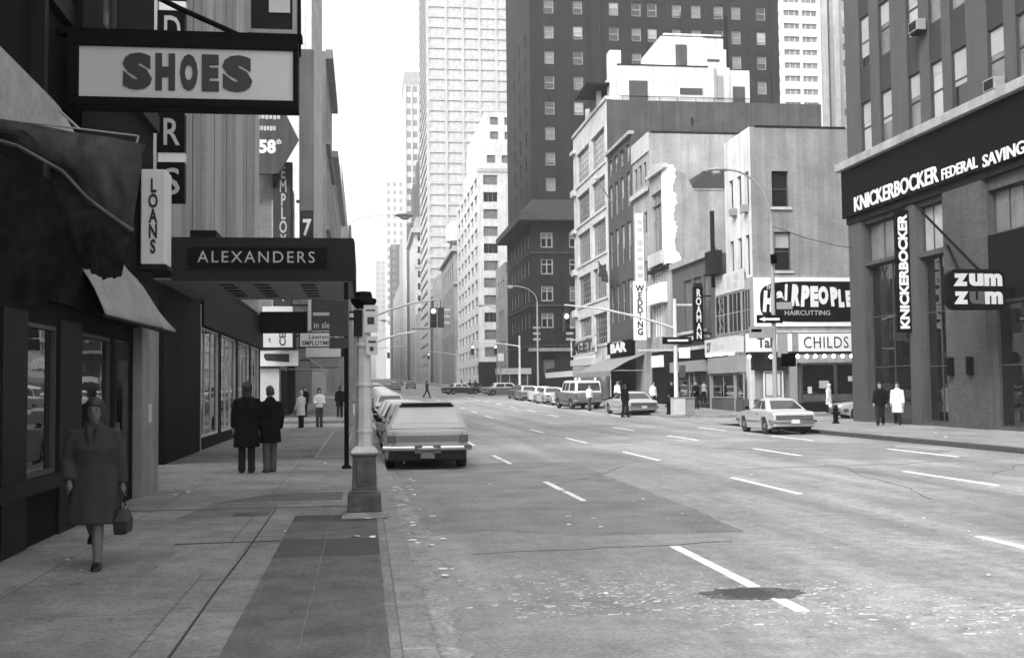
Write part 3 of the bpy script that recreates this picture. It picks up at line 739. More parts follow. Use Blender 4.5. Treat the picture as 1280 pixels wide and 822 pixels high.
# bluestone slabs, joints and the iron vault grate in the near pavement
def flat(name, pts, z, m):
    mb = MB(); mb.loft([[(x, y, z-.02) for x, y in pts], [(x, y, z) for x, y in pts]]); return tag(mb.build(name, m), kind='structure')
for y0, y1, m in ((14.85, 15.6, 'slab_dark'), (13.98, 14.84, 'slab_mid'), (13.1, 13.97, 'slab_mid'), (11.75, 13.09, 'slab_dark'), (10.1, 11.74, 'slab_mid'), (8.6, 10.09, 'slab_mid'), (7.0, 8.59, 'slab_mid'), (5.4, 6.99, 'slab_mid')):
    for x0, x1 in ((-.93, -.44), (-.43, .16)):
        flat('paving_slab', ragged([(x0, y0), (x1, y0), (x1, y1), (x0, y1)], .004, int(y0*10)), .004+.001*(int(y0*7) % 3), M[m])
flat('paving_slab', [(-2.3, 17.6), (-.35, 17.75), (-.35, 19.1), (-1.5, 19.0)], .004, M['slab_mid'])
flat('paving_slab', [(-2.5, 15.6), (-1.3, 15.7), (-1.3, 17.5), (-2.3, 17.4)], .004, mat('patched_concrete', .13, .9, .25, 2.5, .3, 22))
flat('paving_slab', [(-2.0, 10.9), (-1.3, 10.9), (-1.3, 13.0), (-1.95, 12.9)], .004, mat('fresh_concrete_patch', .21, .9, .25, 2.5, .3, 22))
flat('joint', [(-1.252, 7.0), (-1.235, 7.0), (-1.25, 10), (-1.235,12), (-1.26, 16.7), (-1.272, 16.7), (-1.254, 12), (-1.266, 10)], .008, M['crack'])
flat('joint', [(-.95, 13.03), (-2.1, 12.98), (-2.1, 13.0), (-.95, 13.055)], .008, M['crack'])
flat('joint', [(-3.6, 16.72), (.2, 16.72), (.2, 16.737), (-3.6, 16.735)], .008, M['crack'])
mb = MB(); mb.box(-1.25, -.45, 28.4, 45.5, -.02, .003)
tag(mb.build('vault_grate', M['dark'], None), 'long dark steel vault grate set in the left pavement behind the sign pole', 'grate')
gr = D.objects['vault_grate']; ORG[gr.name] = Vector((0,0,0))
mb = MB()
for i in range(57): y = 28.5 + i*.3; mb.box(-1.2, -.5, y, y+.12, .003, .016)
mb.box(-1.25, -1.2, 28.4, 45.5, .003, .02); mb.box(-.5, -.45, 28.4, 45.5, .003, .02)
mb.build('bars', M['midmetal'], gr)
mb = MB(); mb.lathe([(.24, 0), (.24, .006), (.2, .012), (.02, .012)], (-1.55, 15.9, 0), 20)
tag(mb.build('coal_hole_cover', M['iron'], smooth=40), 'small round iron coal hole cover in the pavement left of the lamp post base', 'cover')
# road: lane dashes, repair patches, worn setts, manhole
lanes = MB()
for x, first in ((3.55, 8.9), (7.35, 9.2), (11.35, 9.9), (14.85, 8.3)):
    y = first
    while y < 175:
        ln = 3.75 + random.uniform(-.3, .2)
        if not (CS0-3 < y+2 < CS1+3 or DS0-3 < y+2 < DS1+2):
            if x == 3.55 and y < 9:
                lanes.box(x-.06, x+.065, 8.9, 9.42, gz(8.9)-.152, gz(8.9)-.142); lanes.box(x-.06, x+.065, 10.05, 12.75, -.152, -.142)
            elif x == 3.55 and y < 30:
                c = y+ln*.45; lanes.box(x-.05, x+.05, y, c, -.152, -.142); lanes.box(x-.07, x+.045, c+.25, y+ln, -.152, -.142)
            else:
                a, b = y, y+ln; w = .055
                lanes.hexa([(x-w,a,gz(a)-.152),(x+w,a,gz(a)-.152),(x+w,b,gz(b)-.152),(x-w,b,gz(b)-.152),(x-w,a,gz(a)-.142),(x+w,a,gz(a)-.142),(x+w,b,gz(b)-.142),(x-w,b,gz(b)-.142)])
        y += 9.2
tag(lanes.build('lane_marking', M['paint']), kind='structure')
flat('asphalt_patch', ragged([(.8, 14.3), (1.7, 14.7), (2.6, 13.9), (4.75, 13.75), (4.95, 17.2), (5.0, 22.5), (5.15, 27.5), (3.0, 27.9), (2.6, 27.4), (2.55, 31), (.6, 31)], .05), -.146, M['patch'])
flat('asphalt_patch', ragged([(.85, 3), (2.6, 3), (2.4, 7.8), (2.0, 8.35), (1.3, 8.5), (.9, 8.3)], .05), -.1465, mat('tar_patch', .2, .8, .3, 1.2, .3, 26))
flat('asphalt_patch', ragged([(10.4, 27), (13.4, 26.2), (15.8, 29), (15.5, 34), (12.6, 36), (10.6, 33)], .25), -.1465, mat('old_patch', .175, .8, .25, 1, .3, 26))
flat('gutter_dirt', ragged2([(.485, 7), (.74, 7.2), (.68, 8.6), (.8, 9.4), (.66, 10.6), (.86, 11.8), (.72, 13), (.9, 14.6), (.7, 16), (.82, 17.8), (.62, 20), (.7, 23), (.485, 24)]), -.1455, M['dirt'])
sb = MB(); rnd = random.Random(5)
for j in range(78):
    yy = 7.6 + j*.062
    for i in range(96):
        xx = .9 + i*.09 + (j % 2)*.045
        d = abs((xx-2.7-(1.2 if yy < 9 else 0))/2.7)**2 + abs((yy-9.85+.34*(xx-2.4))/1.5)**2
        cl = .5+.28*math.sin(xx*2.3+yy*1.1)*math.sin(yy*3.7-xx*.8)+.28*math.sin(xx*5.1-yy*2.2+1)*math.sin(yy*7.3+xx*1.4)
        if rnd.random() > (.9*(1-d) + (.06 if .4 < d < 1.6 else 0))*(.15+1.15*cl): continue
        xx += rnd.uniform(-.03, .03); yy2 = yy+rnd.uniform(-.025, .025)
        w = rnd.choice([.01, .015, .02, .03, .05])*rnd.uniform(.7, 1.3); l = min(.024, w*rnd.uniform(.35, .7)); t = rnd.uniform(.001, .005)
        pts = [(xx+w*math.cos(a)*rnd.uniform(.6,1.2), yy2+l*math.sin(a)*rnd.uniform(.6,1.2)) for a in [R(60*k+20) for k in range(6)]]
        sb.loft([[(p, q, -.16) for p, q in pts], [(p, q, -.148+t*.6) for p, q in pts], [(xx+(p-xx)*.7, yy2+(q-yy2)*.7, -.147+t) for p, q in pts]])
tag(sb.build('worn_setts', M['sett'], smooth=60), 'pale worn granite setts showing through the asphalt at the bottom of the road', 'cobbles', kind='stuff')
r = thing('manhole_cover', 'dark oval manhole cover with rough tar collar breaking the nearest lane line', 'manhole cover', (3.38, 9.72, -.15))
mb = MB()
pts = [(3.40+.46*math.cos(R(a))*(1+.12*math.sin(a*.13)+.05*math.sin(a*1.7)), 9.72+.29*math.sin(R(a))*(1+.14*math.sin(a*.17)+.06*math.sin(a*1.3))) for a in range(0, 360, 15)]
mb.loft([[(x, y, -.16) for x, y in pts], [(x, y, -.143) for x, y in pts]]); mb.build('collar', mat('tar_collar', .085, .85, .4, 5, .4, 30, bump=.4), r)
mb = MB(); mb.lathe([(.25, -.15), (.25, -.1405), (.21, -.139), (.02, -.139)], (3.38, 9.72, 0), 24)
for k in range(5):
    mb.box(3.38-.2+.02*abs(k-2), 3.38+.2-.02*abs(k-2), 9.72-.18+.085*k, 9.72-.15+.085*k, -.141, -.134)
mb.build('lid', M['iron'], r)
ck = MB(); rc = random.Random(21)
for (x, y, dx, dy, n) in ((1.2, 12.6, .45, .05, 9), (9.0, 17.0, .1, .6, 14), (3.0, 20.5, .4, .5, 10), (12.4, 21.0, .3, .5, 12), (8.3, 24, .6, .1, 12)):
    pts = [(x, y)]
    for i in range(n): pts.append((pts[-1][0]+dx*rc.uniform(.4, 1.4)+rc.uniform(-.12, .12), pts[-1][1]+dy*rc.uniform(.4, 1.4)+rc.uniform(-.12, .12)))
    for (a, b), (c_, d_) in zip(pts, pts[1:]):
        w = rc.uniform(.002, .006); L_ = math.hypot(c_-a, d_-b) or 1; nx, ny = -(d_-b)/L_*w, (c_-a)/L_*w
        ck.hexa([(a-nx, b-ny, -.17), (c_-nx, d_-ny, -.17), (c_+nx, d_+ny, -.17), (a+nx, b+ny, -.17), (a-nx, b-ny, -.1425), (c_-nx, d_-ny, -.1425), (c_+nx, d_+ny, -.1425), (a+nx, b+ny, -.1425)])
tag(ck.build('road_crack', mat('tarred_crack', .09, .8, .2)), kind='structure')
# scraps of paper in the gutter, on the road and the pavement
lt = MB(); rl = random.Random(3)
def scrap(x, y, z, s, flatn=.3):
    a = rl.uniform(0, 6.3); pts = []
    for k in range(5): q = a+k*1.257; pts.append((x+math.cos(q)*s*rl.uniform(.5,1.1), y+math.sin(q)*s*rl.uniform(.5,1.1), z+.006+rl.uniform(0, s*flatn)))
    lt.loft([[(p[0], p[1], p[2]-.004) for p in pts], pts])
for i in range(30): scrap(rl.uniform(.5, 1.0), rl.uniform(11, 24), -.143, rl.uniform(.02, .075), .15)
for i in range(30): scrap(rl.uniform(1, 9), rl.uniform(9, 26), -.143, rl.uniform(.012, .04))
for x, y, s in ((-3.1, 19.2, .09), (-2.95, 19.6, .1), (-.95, 13.9, .05), (.05, 15.0, .1), (-.1, 13.2, .14), (.1, 13.1, .1), (-3.0, 12.0, .05), (-2.7, 11.3, .04), (19.5, 36.5, .14), (18.2, 33.4, .12), (-.9, 26.5, .12), (-1.2, 29.5, .1), (2.9, 15.9, .09), (3.1, 14.6, .1)):
    scrap(x, y, .003 if x < .4 or x > 17 else -.143, s*.55, .25)
tag(lt.build('litter', M['paper']), 'scraps of white paper lying in the gutter and on the pavement', 'litter', kind='stuff')

# ================================================================== RIGHT SIDE
XR = 22.8
BK = brick('brown_brick', .055, .07, var=.22)
M['brick_dark'] = brick('dark_brick', .05, .06, var=.15); M['brick_mid'] = brick('grey_brick', .16, .19, var=.14); M['brick_tower'] = brick('tower_brick', .017, .02, .3, .11, .16, streak=.42)
M['brick_pale'] = brick('painted_brick', .225, .215, var=.09, streak=.3, bumpy=.6); M['brown_brick'] = BK
M['stucco'] = mat('grey_stucco', .22, .9, .2, .55, .1, 6, streak=.28)
M['stucco_dark'] = mat('dark_painted_wall', .05, .9, .25, .5, .14, 6, streak=.32)
M['stucco_white'] = mat('white_painted_wall', .45, .85, .15, .6, .08, 8, streak=.25)
M['fresh_white'] = mat('fresh_white_paint', .78, .8, .06, 1, .03, 12)
M['terracotta'] = mat('pale_terracotta', .40, .8, .18, .8, .1, 8, streak=.25)
M['stone'] = mat('grey_limestone', .25, .85, .2, .5, .1, 8, streak=.25)
M['stone_pale'] = mat('pale_limestone', .34, .85, .16, .4, .1, 8, streak=.22)
M['granite'] = mat('polished_dark_granite', .009, .6, .3, 2, .2, 40, spec=.03)
M['spandrel'] = mat('dark_spandrel', .022, .7, .15, 1, .1, streak=.15)
M['pilaster'] = mat('grey_pilaster', .055, .8, .1, 1, .06, streak=.12)
M['wood'] = mat('dark_stained_wood', .06, .7, .25, 3, .1, stretch=(1, 1, .12))

# --- bank on the near right corner
winA = [(47.42, 48.47), (45.42, 46.52), (42.92, 43.97), (41.12, 42.12), (39.32, 40.47), (36.82, 37.92), (35.02, 36.12), (33.12, 34.17)]
ops = [(a, b, 12.25+3.95*k, 14.6+3.95*k) for k in range(4) for a, b in winA]
low = [(44.35, 48.55, 7.25, 9.0), (44.35, 48.55, .12, 7.1), (41.25, 43.55, 7.1, 9.0), (41.25, 43.55, .12, 6.9), (34.6, 38.3, 7.15, 8.75), (30, 34.4, 7.15, 8.75), (30, 38.3, .1, 4.6)]
bank = thing('bank_building', 'dark brick bank block with a black fascia of white letters on the near right corner', 'building', (XR, 14, -.3))
mb = MB(); wall_grid(mb, 'W', XR, 14, 49.9, 9.2, 30, ops, .12); mb.build('wall', M['spandrel'], bank, fix=False)
mb = MB(); wall_grid(mb, 'W', XR, 14, 49.9, -.3, 9.2, low, .35); mb.build('wall', M['stucco_dark'], bank, fix=False)
for f, c, a, b in (('N', 49.9, XR, 45), ('S', 14, XR, 45), ('E', 45, 14, 49.9)):
    mb = MB(); wall_grid(mb, f, c, a, b, -.3, 30); mb.build('wall', M['brown_brick'], bank, fix=False)
part(bank, 'roof', 'roof', (XR+.05, 44.9, 14.05, 49.85, 29.4, 29.6))
for a, b in ((48.5, 49.95), (46.55, 47.4), (44.0, 45.4), (42.15, 42.9), (40.5, 41.1), (37.95, 39.3), (36.15, 36.8), (34.2, 35.0), (32.2, 33.1), (14, 30.5)):
    part(bank, 'pilaster', 'pilaster', (XR-.07, XR-.002, a, b, 12.12, 29.9))
rw = random.Random(2)
for o in ops:
    q = window_obj(bank, 'W', XR, o, 'frame_dark', rw.choice(['g_pale', 'g_mid', 'g_mid', 'g_dark']), .1, 'sash', fw=.05)
    if rw.random() < .75: blind(q, 'W', o, rw.uniform(.2, .8), .05)
for o in low[:1] + low[2:3]: window_obj(bank, 'W', XR, o, 'frame_dark', 'g_pale' if o[1] < 44 else 'g_mid', .3, 'grid', grid=(3, 1))
for o in (low[1], low[3]): window_obj(bank, 'W', XR, o, 'frame_dark', 'g_shop', .3, 'grid', grid=(2, 3), fw=.09)
for o in low[4:6]: window_obj(bank, 'W', XR, o, 'frame_dark', 'g_mid', .3, 'grid', grid=(4, 1))
window_obj(bank, 'W', XR, low[6], 'frame_dark', 'g_shop', .3, 'grid', grid=(3, 2))
part(bank, 'ledge', 'stone', (XR-.62, XR-.002, 14, 50.25, 11.72, 12.1), bevel=.03)
fas = part(bank, 'fascia', 'black', (XR-.38, XR-.003, 14, 50.05, 9.5, 11.715))
text(fas, 'KNICKERBOCKER', M['letter'], (XR-.382, 44.85, 9.95), WU, SV, 7.6, .68, .04, .02)
text(fas, 'FEDERAL', M['letter'], (XR-.382, 39.5, 9.83), WU, SV, 2.55, .43, .04, .015)
text(fas, 'SAVINGS', M['letter'], (XR-.382, 36.35, 9.75), WU, SV, 3.0, .46, .04, .015)
part(bank, 'moulding', 'dark', (XR-.2, XR-.004, 14, 50.0, 9.2, 9.497))
part(bank, 'corner_pier', 'pilaster', (XR-.12, XR-.002, 48.6, 49.98, -.3, 9.19))
part(bank, 'pier', 'pilaster', (XR-.12, XR-.002, 43.6, 44.3, -.3, 9.19))
part(bank, 'brick_pier', 'brown_brick', (XR-.2, XR-.002, 38.35, 41.2, -.3, 9.18))
part(bank, 'fascia_panel', 'darkmatt', (XR-.05, XR-.002, 14, 38.3, 4.7, 7.1))
for yv in (40.75, 39.35):
    o = part(bank, 'wall_lantern', 'black', (XR-.42, XR-.205, yv-.12, yv+.12, 2.0, 2.7), bevel=.03)
for y0, z in ((42.1, 16.0), (36.7, 12.12)):
    ac = thing('air_conditioner', 'window air conditioner box jutting from a bank window sill, ' + ('one floor up' if z > 14 else 'just above the pale ledge'), 'air conditioner', (XR-.45, y0, z), 'air conditioners in the bank windows')
    part(ac, 'case', 'midmetal', (XR-.55, XR-.15, y0, y0+.75, z+.03, z+.48), bevel=.02)
    part(ac, 'vent', 'dark', (XR-.565, XR-.551, y0+.08, y0+.67, z+.09, z+.42))
    part(ac, 'bracket', 'dark', (XR-.5, XR-.14, y0+.1, y0+.65, z-.06, z+.028))
# blade sign and the round-cornered restaurant sign
bs = thing('blade_sign', 'tall narrow black blade sign with white letters running up it beside the bank entrance', 'sign', (XR-.4, 44.15, 3.9))
part(bs, 'panel', 'black', (XR-.72, XR-.125, 44.08, 44.26, 3.85, 8.98), bevel=.01)
text(bs, 'KNICKERBOCKER', M['letter'], (XR-.42, 44.079, 6.4), SV, (-1,0,0), 4.8, .42, .02, .045)
zs = thing('hanging_sign', 'black sign with rounded corners and white rounded letters hung on two rods from the bank', 'sign', (21.2, 36.5, 4.3))
mb = MB(); pts = rrect(20.18, 22.3, 4.26, 5.68, .3, 5); mb.ext(pts, lambda u, v, d: (u, 36.5+d, v), 0, .35); mb.build('panel', M['black'], zs, bevel=.02)
for ch, x, z, m in (('z', 20.62, 5.3, 'letterdim'), ('u', 21.2, 5.3, 'letterdim'), ('m', 21.83, 5.3, 'letterdim'), ('z', 20.62, 4.67, 'letterdim'), ('u', 21.2, 4.67, 'letterdull'), ('m', 21.83, 4.67, 'letterdim')):
    text(zs, ch, M[m], (x, 36.499, z), SU, SV, .52 if ch != 'm' else .66, .44, .03, .055)
mb = MB(); mb.tube([(XR, 43.1, 8.7), (21.4, 36.7, 5.7)], .05, 8); mb.build('rod', M['black'], zs)
mb = MB(); mb.tube([(XR, 41.3, 7.2), (20.7, 36.7, 5.6)], .05, 8); mb.build('rod', M['black'], zs)
mb = MB(); mb.box(21.9, XR-.1, 36.6, 36.75, 4.9, 5.02); mb.build('bracket', M['black'], zs)

# --- corner building of the haircutter
hc = thing('corner_building', 'pale painted brick corner building with a barber billboard and restaurant below', 'building', (XR, 63.2, -.2))
wo = [(66.7, 67.45, 12.1, 14.5), (65.2, 65.92, 12.1, 14.5), (63.85, 64.55, 12.1, 14.5), (66.8, 67.5, 8.3, 10.7), (65.3, 66.0, 8.3, 10.7), (63.95, 64.65, 8.3, 10.7)]
so = [(24.1, 25.15, 12.3, 14.45), (24.17, 25.2, 8.5, 10.8)]
mb = MB(); wall_grid(mb, 'W', XR, 63.5, 68.3, 0, 17.1, wo, .25); mb.build('wall', M['stucco_white'], hc, fix=False)
mb = MB(); wall_grid(mb, 'S', 63.5, XR, 46, 0, 17.05, so, .25); mb.build('wall', M['brick_pale'], hc, fix=False)
mb = MB(); wall_grid(mb, 'N', 68.3, XR, 46, 0, 17.05); wall_grid(mb, 'E', 46, 63.5, 68.3, 0, 17); mb.build('wall', M['stucco'], hc, fix=False)
part(hc, 'roof', 'roof', (XR+.1, 45.9, 63.6, 68.2, 16.5, 16.6))
part(hc, 'coping', 'dark', (XR+.35, 28.8, 63.46, 63.7, 17.06, 17.17)); part(hc, 'coping', 'stone_pale', (28.85, 46, 63.46, 63.7, 17.06, 17.14))
for o in wo: window_obj(hc, 'W', XR, o, 'frame_dark', 'g_dark', .22, 'sash')
q = window_obj(hc, 'S', 63.5, so[0], 'frame_dark', 'g_dark', .22, 'sash'); part(hc, 'air_conditioner', 'midmetal', (XR-.35, XR+.1, 66.0, 66.6, 12.15, 12.6), bevel=.02); part(hc, 'air_conditioner', 'midmetal', (XR-.35, XR+.1, 64.0, 64.5, 12.05, 12.5), bevel=.02); q = window_obj(hc, 'S', 63.5, so[1], 'frame_dark', 'g_dark', .22, 'sash'); blind(q, 'S', so[1], .4); part(hc, 'drainpipe', 'stucco_dark', (31.5, 31.65, 63.36, 63.48, 8.3, 16.9))
for o in so: part(hc, 'sill', 'stone_pale', (o[0]-.1, o[1]+.12, 63.38, 63.52, o[2]-.18, o[2]-.02))
# two-storey shopfront that stands a little forward
part(hc, 'shopfront', 'stucco', (XR-.12, XR+.6, 63.22, 70.4, 4.76, 8.1))
part(hc, 'ledge', 'stone_pale', (XR-.2, 38, 63.12, 63.49, 4.78, 4.9))
part(hc, 'apron', 'stucco', (XR+.65, 40, 63.3, 63.495, 4.9, 8.2))
for o in ((63.55, 65.1, 4.95, 7.45), (65.2, 67.6, 4.95, 7.45), (67.7, 70.2, 4.95, 7.45)): window_obj(hc, 'W', XR-.30, o, 'frame_mid', 'g_dark', .17, 'grid', grid=(3, 2))
bp = part(hc, 'upper_signboard', 'offwhite', (XR-.22, XR-.13, 64.6, 69.9, 7.5, 8.75)); part(bp, 'lettering', 'lettergrey', (XR-.235, XR-.221, 68.1, 68.6, 7.75, 8.5), (XR-.235, XR-.221, 67.0, 67.7, 7.75, 8.5), (XR-.235, XR-.221, 65.6, 66.3, 7.7, 8.1), (XR-.235, XR-.221, 65.4, 66.2, 8.2, 8.6))
part(hc, 'tank', 'dark', (XR-.9, XR-.25, 68.3, 69.9, 8.8, 10.3), label='dark tarred box on the shop roof edge')
part(hc, 'stack_pipe', 'dark', (XR-.35, XR-.12, 70.15, 70.4, 8.1, 13.1))
# shop band with lettering and bulbs
wb = part(hc, 'sign_band', 'offwhite', (XR-.62, XR-.13, 64.9, 71.2, 3.72, 4.7))
text(wb, '27', M['ink'], (XR-.622, 70.3, 4.2), WU, SV, .8, .6, .02, .02); part(wb, 'blurred_letters', 'lettergrey', *[(XR-.635, XR-.621, 67.3+.45*k, 67.55+.45*k, 4.02, 4.3) for k in range(5)])
sg = part(hc, 'sign_band', 'white', (XR-.6, 24.9, 62.9, 63.3, 3.66, 4.72)); text(sg, 'TaB', M['ink'], (XR+.55, 62.899, 4.2), SU, SV, 1.15, .62, .02, .02)
part(hc, 'sign_band', 'midmetal', (24.92, 25.28, 62.95, 63.3, 3.66, 4.72))
sg = part(hc, 'sign_band', 'white', (25.3, 34, 62.9, 63.3, 3.66, 4.72)); text(sg, 'CHILDS', M['ink'], (26.98, 62.899, 4.2), SU, SV, 2.75, .66, .02, -.005, space=1.12)
text(sg, '25', M['ink'], (29.0, 62.899, 4.2), SU, SV, .6, .6, .02, .0)
part(hc, 'soffit', 'dark', (XR-.6, 34, 62.6, 63.3, 3.5, 3.655))
for x in (22.2, 23.5, 24.6, 25.15, 25.7, 26.22, 26.78, 27.34, 27.9, 28.45, 29.0, 29.6): 
    mb = MB(); mb.ell((x, 62.72, 3.38), (.1, .1, .11), 10, 8); mb.build('bulb', M['bulb'], hc, smooth=60)
part(hc, 'strip_light', 'tube', (XR-.68, XR-.635, 65.2, 70.8, 3.6, 3.68))
part(hc, 'fascia', 'midmetal', (XR-.5, XR+.2, 65.0, 71.0, 2.5, 3.5)); part(hc, 'fascia', 'dark', (XR-.3, 24.6, 63.0, 63.3, 2.6, 3.49)); part(hc, 'fascia', 'stucco', (25.0, 34, 63.1, 63.4, 3.0, 3.49))
part(hc, 'stall_riser', 'stucco_dark', (XR-.3, XR+.1, 64.6, 71.0, -.3, .9), (XR-.1, 24.5, 63.2, 63.48, -.3, .9)); part(hc, 'stall_riser', 'granite', (25.3, 36, 63.15, 63.48, -.3, .65))
window_obj(hc, 'W', XR-.35, (66.3, 70.8, .95, 2.45), 'frame_mid', 'g_shop', .1, 'grid', grid=(2, 1)); window_obj(hc, 'W', XR-.35, (64.7, 66.1, .1, 2.45), 'frame_mid', 'g_shop', .1, 'plain')
window_obj(hc, 'S', 63.1, (23.2, 24.4, .95, 2.55), 'frame_pale', 'g_mid', .1, 'plain')
part(hc, 'poster', 'offwhite', (23.35, 24.2, 63.165, 63.19, 1.1, 2.4))
window_obj(hc, 'S', 63.0, (25.5, 27.6, .7, 2.95), 'frame_dark', 'g_shop', .2, 'plain'); window_obj(hc, 'S', 63.0, (27.65, 31, .7, 2.95), 'frame_dark', 'g_shop', .2, 'plain')
part(hc, 'window_notice', 'offwhite', (25.9, 26.15, 63.16, 63.185, 1.2, 1.6)); part(hc, 'window_notice', 'stone', (26.6, 27.2, 63.16, 63.185, 1.5, 1.95)); part(hc, 'window_notice', 'stone_pale', (28.4, 28.7, 63.16, 63.185, 1.9, 2.2)); part(hc, 'cafe_curtain', 'stucco_dark', (25.6, 30.9, 63.168, 63.19, .75, 1.15))
part(hc, 'pier', 'midmetal', (XR-.36, XR-.1, 70.9, 71.15, -.2, 3.5), (XR-.36, XR-.1, 66.1, 66.3, -.2, 2.5), (24.75, 25.2, 63.0, 63.3, -.2, 3.49))
# billboard on the flank
bb = thing('billboard', 'white bordered black billboard with fat white letters on the corner building flank', 'billboard', (26, 63.25, 5.1))
part(bb, 'board', 'white', (22.72, 31.2, 63.2, 63.29, 5.16, 8.05))
mb = MB(); pts = []
for i in range(60):
    a = 2*math.pi*i/60; ca, sa = math.cos(a), math.sin(a)
    pts.append((27.05 + 3.95*(abs(ca)**.38)*(1 if ca > 0 else -1), 6.62 + 1.2*(abs(sa)**.55)*(1 if sa > 0 else -1)))
mb.ext(pts, lambda u, v, d: (u, 63.199-d, v), 0, .02); pan = mb.build('panel', M['black'], bb)
zx = lambda zxp, zyp: (22.12 + (zxp*.146+930-928.5)*.0458*1.0, 8.05-(zyp*.146+340-347)*.0474)
for ch, a, b, t, bt, sl in (('H',158,268,160,342,.15),('a',288,350,165,250,0),('i',360,392,102,246,.1),('R',418,498,106,292,.2),('P',508,592,116,298,.15),('E',600,672,122,300,0),('O',672,766,122,280,0),('P',782,852,130,296,-.1),('L',856,914,150,304,-.1),('E',925,985,160,300,-.1)):
    x0, z1 = zx(a, t); x1, z0 = zx(b, bt)
    text(pan, ch, M['letter'], ((x0+x1)/2, 63.178, (z0+z1)/2), SU, SV, x1-x0, z1-z0, .02, .075 if ch not in 'i' else .05, slant=sl)
x0, z0 = zx(190, 152); x1, z1 = zx(268, 112); text(pan, 'THE', M['letter'], ((x0+x1)/2, 63.178, (z0+z1)/2), SU, SV, x1-x0, z1-z0, .015, .01)
x0, z0 = zx(360, 370); x1, z1 = zx(778, 330); text(pan, 'HAIRCUTTING', M['lettergrey'], ((x0+x1)/2, 63.178, (z0+z1)/2), SU, SV, x1-x0, z1-z0, .015, 0)

# --- low front with the vertical sign
lf = thing('low_building', 'low dark timbered shop front between the corner building and the grey gabled wall', 'building', (XR, 70.5, 0))
wo = [(71.5, 73.2, 5.4, 9.2), (73.7, 75.6, 5.4, 9.2), (76.0, 77.8, 5.4, 9.2)]
mb = MB(); wall_grid(mb, 'W', XR, 70.5, 80.8, 0, 10.3, wo, .2); wall_grid(mb, 'S', 70.5, XR, 40, 0, 10.4); wall_grid(mb, 'N', 80.8, XR, 40, 0, 10.4); mb.build('wall', M['wood'], lf, fix=False)
part(lf, 'roof', 'roof', (XR+.1, 40, 70.6, 80.7, 9.8, 9.95)); part(lf, 'cornice', 'stone', (XR-.25, XR+.3, 70.45, 80.8, 10.3, 10.75))
for o in wo: window_obj(lf, 'W', XR, o, 'wood', 'g_mid', .15, 'grid', grid=(4, 1))
part(lf, 'ledge', 'stone_pale', (XR-.4, XR-.01, 72, 79, 4.9, 5.15), (XR-.35, XR-.01, 72, 79, 4.2, 4.45), (XR-.35, XR-.01, 72.5, 79, 5.35, 5.55))
part(lf, 'sign_band', 'midmetal', (XR-.5, XR-.01, 72.3, 80.2, 2.7, 3.45)); part(lf, 'fascia', 'darkmatt', (XR-.3, XR-.02, 71, 80.8, 3.46, 4.19))
window_obj(lf, 'W', XR-.4, (72.0, 74.6, .5, 2.65), 'frame_dark', 'g_shop', .2, 'plain'); window_obj(lf, 'W', XR-.4, (75.0, 76.2, .05, 2.65), 'frame_mid', 'g_shop', .2, 'plain'); window_obj(lf, 'W', XR-.4, (76.6, 80.2, .4, 2.65), 'frame_dark', 'g_shop', .2, 'grid', grid=(2, 1))
vs = thing('vertical_sign', 'dark vertical sign with pale stacked letters beside the shop tank', 'sign', (22.2, 71.6, 4.4))
part(vs, 'panel', 'black', (21.6, 22.24, 71.5, 71.8, 4.7, 8.25), bevel=.02); part(vs, 'cap', 'dark', (21.66, 22.18, 71.5, 71.8, 8.26, 8.5))
text(vs, 'ROAMAN', M['letter'], (21.92, 71.499, 6.45), SU, SV, .36, 3.3, .02, .02, stack=True)
part(vs, 'bracket', 'dark', (22.25, XR, 71.6, 71.7, 7.6, 7.7), (22.25, XR, 71.6, 71.7, 5.1, 5.2))

# --- grey flank with white corner pilaster
gb = thing('gabled_building', 'building with a smooth grey flank, bright white corner strip and jagged broken cornice', 'building', (XR, 78.3, 0))
mb = MB(); wall_grid(mb, 'S', 80.9, XR, 42, 0, 16.4); mb.poly([(XR, 80.9, 16.4), (24.6, 80.9, 16.4), (24.0, 80.9, 17.6), (XR, 80.9, 18.0)]); mb.build('wall', M['stucco'], gb, fix=False)
wo = [(83.4, 86.5, 12.2, 16.9), (83.4, 86.5, 5.6, 10.6)]
mb = MB(); wall_grid(mb, 'W', XR, 80.9, 86.9, 0, 18.2, wo, .3); wall_grid(mb, 'N', 86.9, XR, 42, 0, 16.4); mb.build('wall', M['stucco'], gb, fix=False)
part(gb, 'corner_strip', 'fresh_white', (XR-.06, XR-.002, 80.88, 83.2, 10.9, 18.3))
mb = MB(); rr_ = random.Random(12); zz = [10.9+.18*k for k in range(42)]; ed_ = [XR+.3+.12*math.sin(k*.55)+rr_.uniform(-.07, .12)+(.25 if k < 5 else 0) for k in range(42)]
mb.ext([(XR-.055, 10.9)] + list(zip(ed_, zz)) + [(XR-.055, zz[-1])], lambda u, v, d: (u, 80.898-d, v), 0, .012); mb.build('peeling_paint', M['fresh_white'], gb); part(gb, 'roof', 'roof', (XR+.1, 42, 81, 86.8, 15.9, 16)); part(gb, 'coping', 'stucco', (24.6, 42, 80.85, 81.1, 16.401, 16.52))
mb = MB(); mb.hexa([(24.3, 81.3, 16.3), (33, 81.3, 16.3), (33, 86, 16.3), (24.3, 86, 16.3), (25.6, 81.6, 18.0), (33, 81.6, 18.0), (33, 86, 18.0), (25.6, 86, 18.0)]); mb.build('roof_shed', M['spandrel'], gb)
window_obj(gb, 'W', XR, wo[0], 'frame_mid', 'g_mid', .25, 'grid', grid=(3, 2)); window_obj(gb, 'W', XR, wo[1], 'frame_pale', 'g_pale', .25, 'grid', grid=(4, 2))
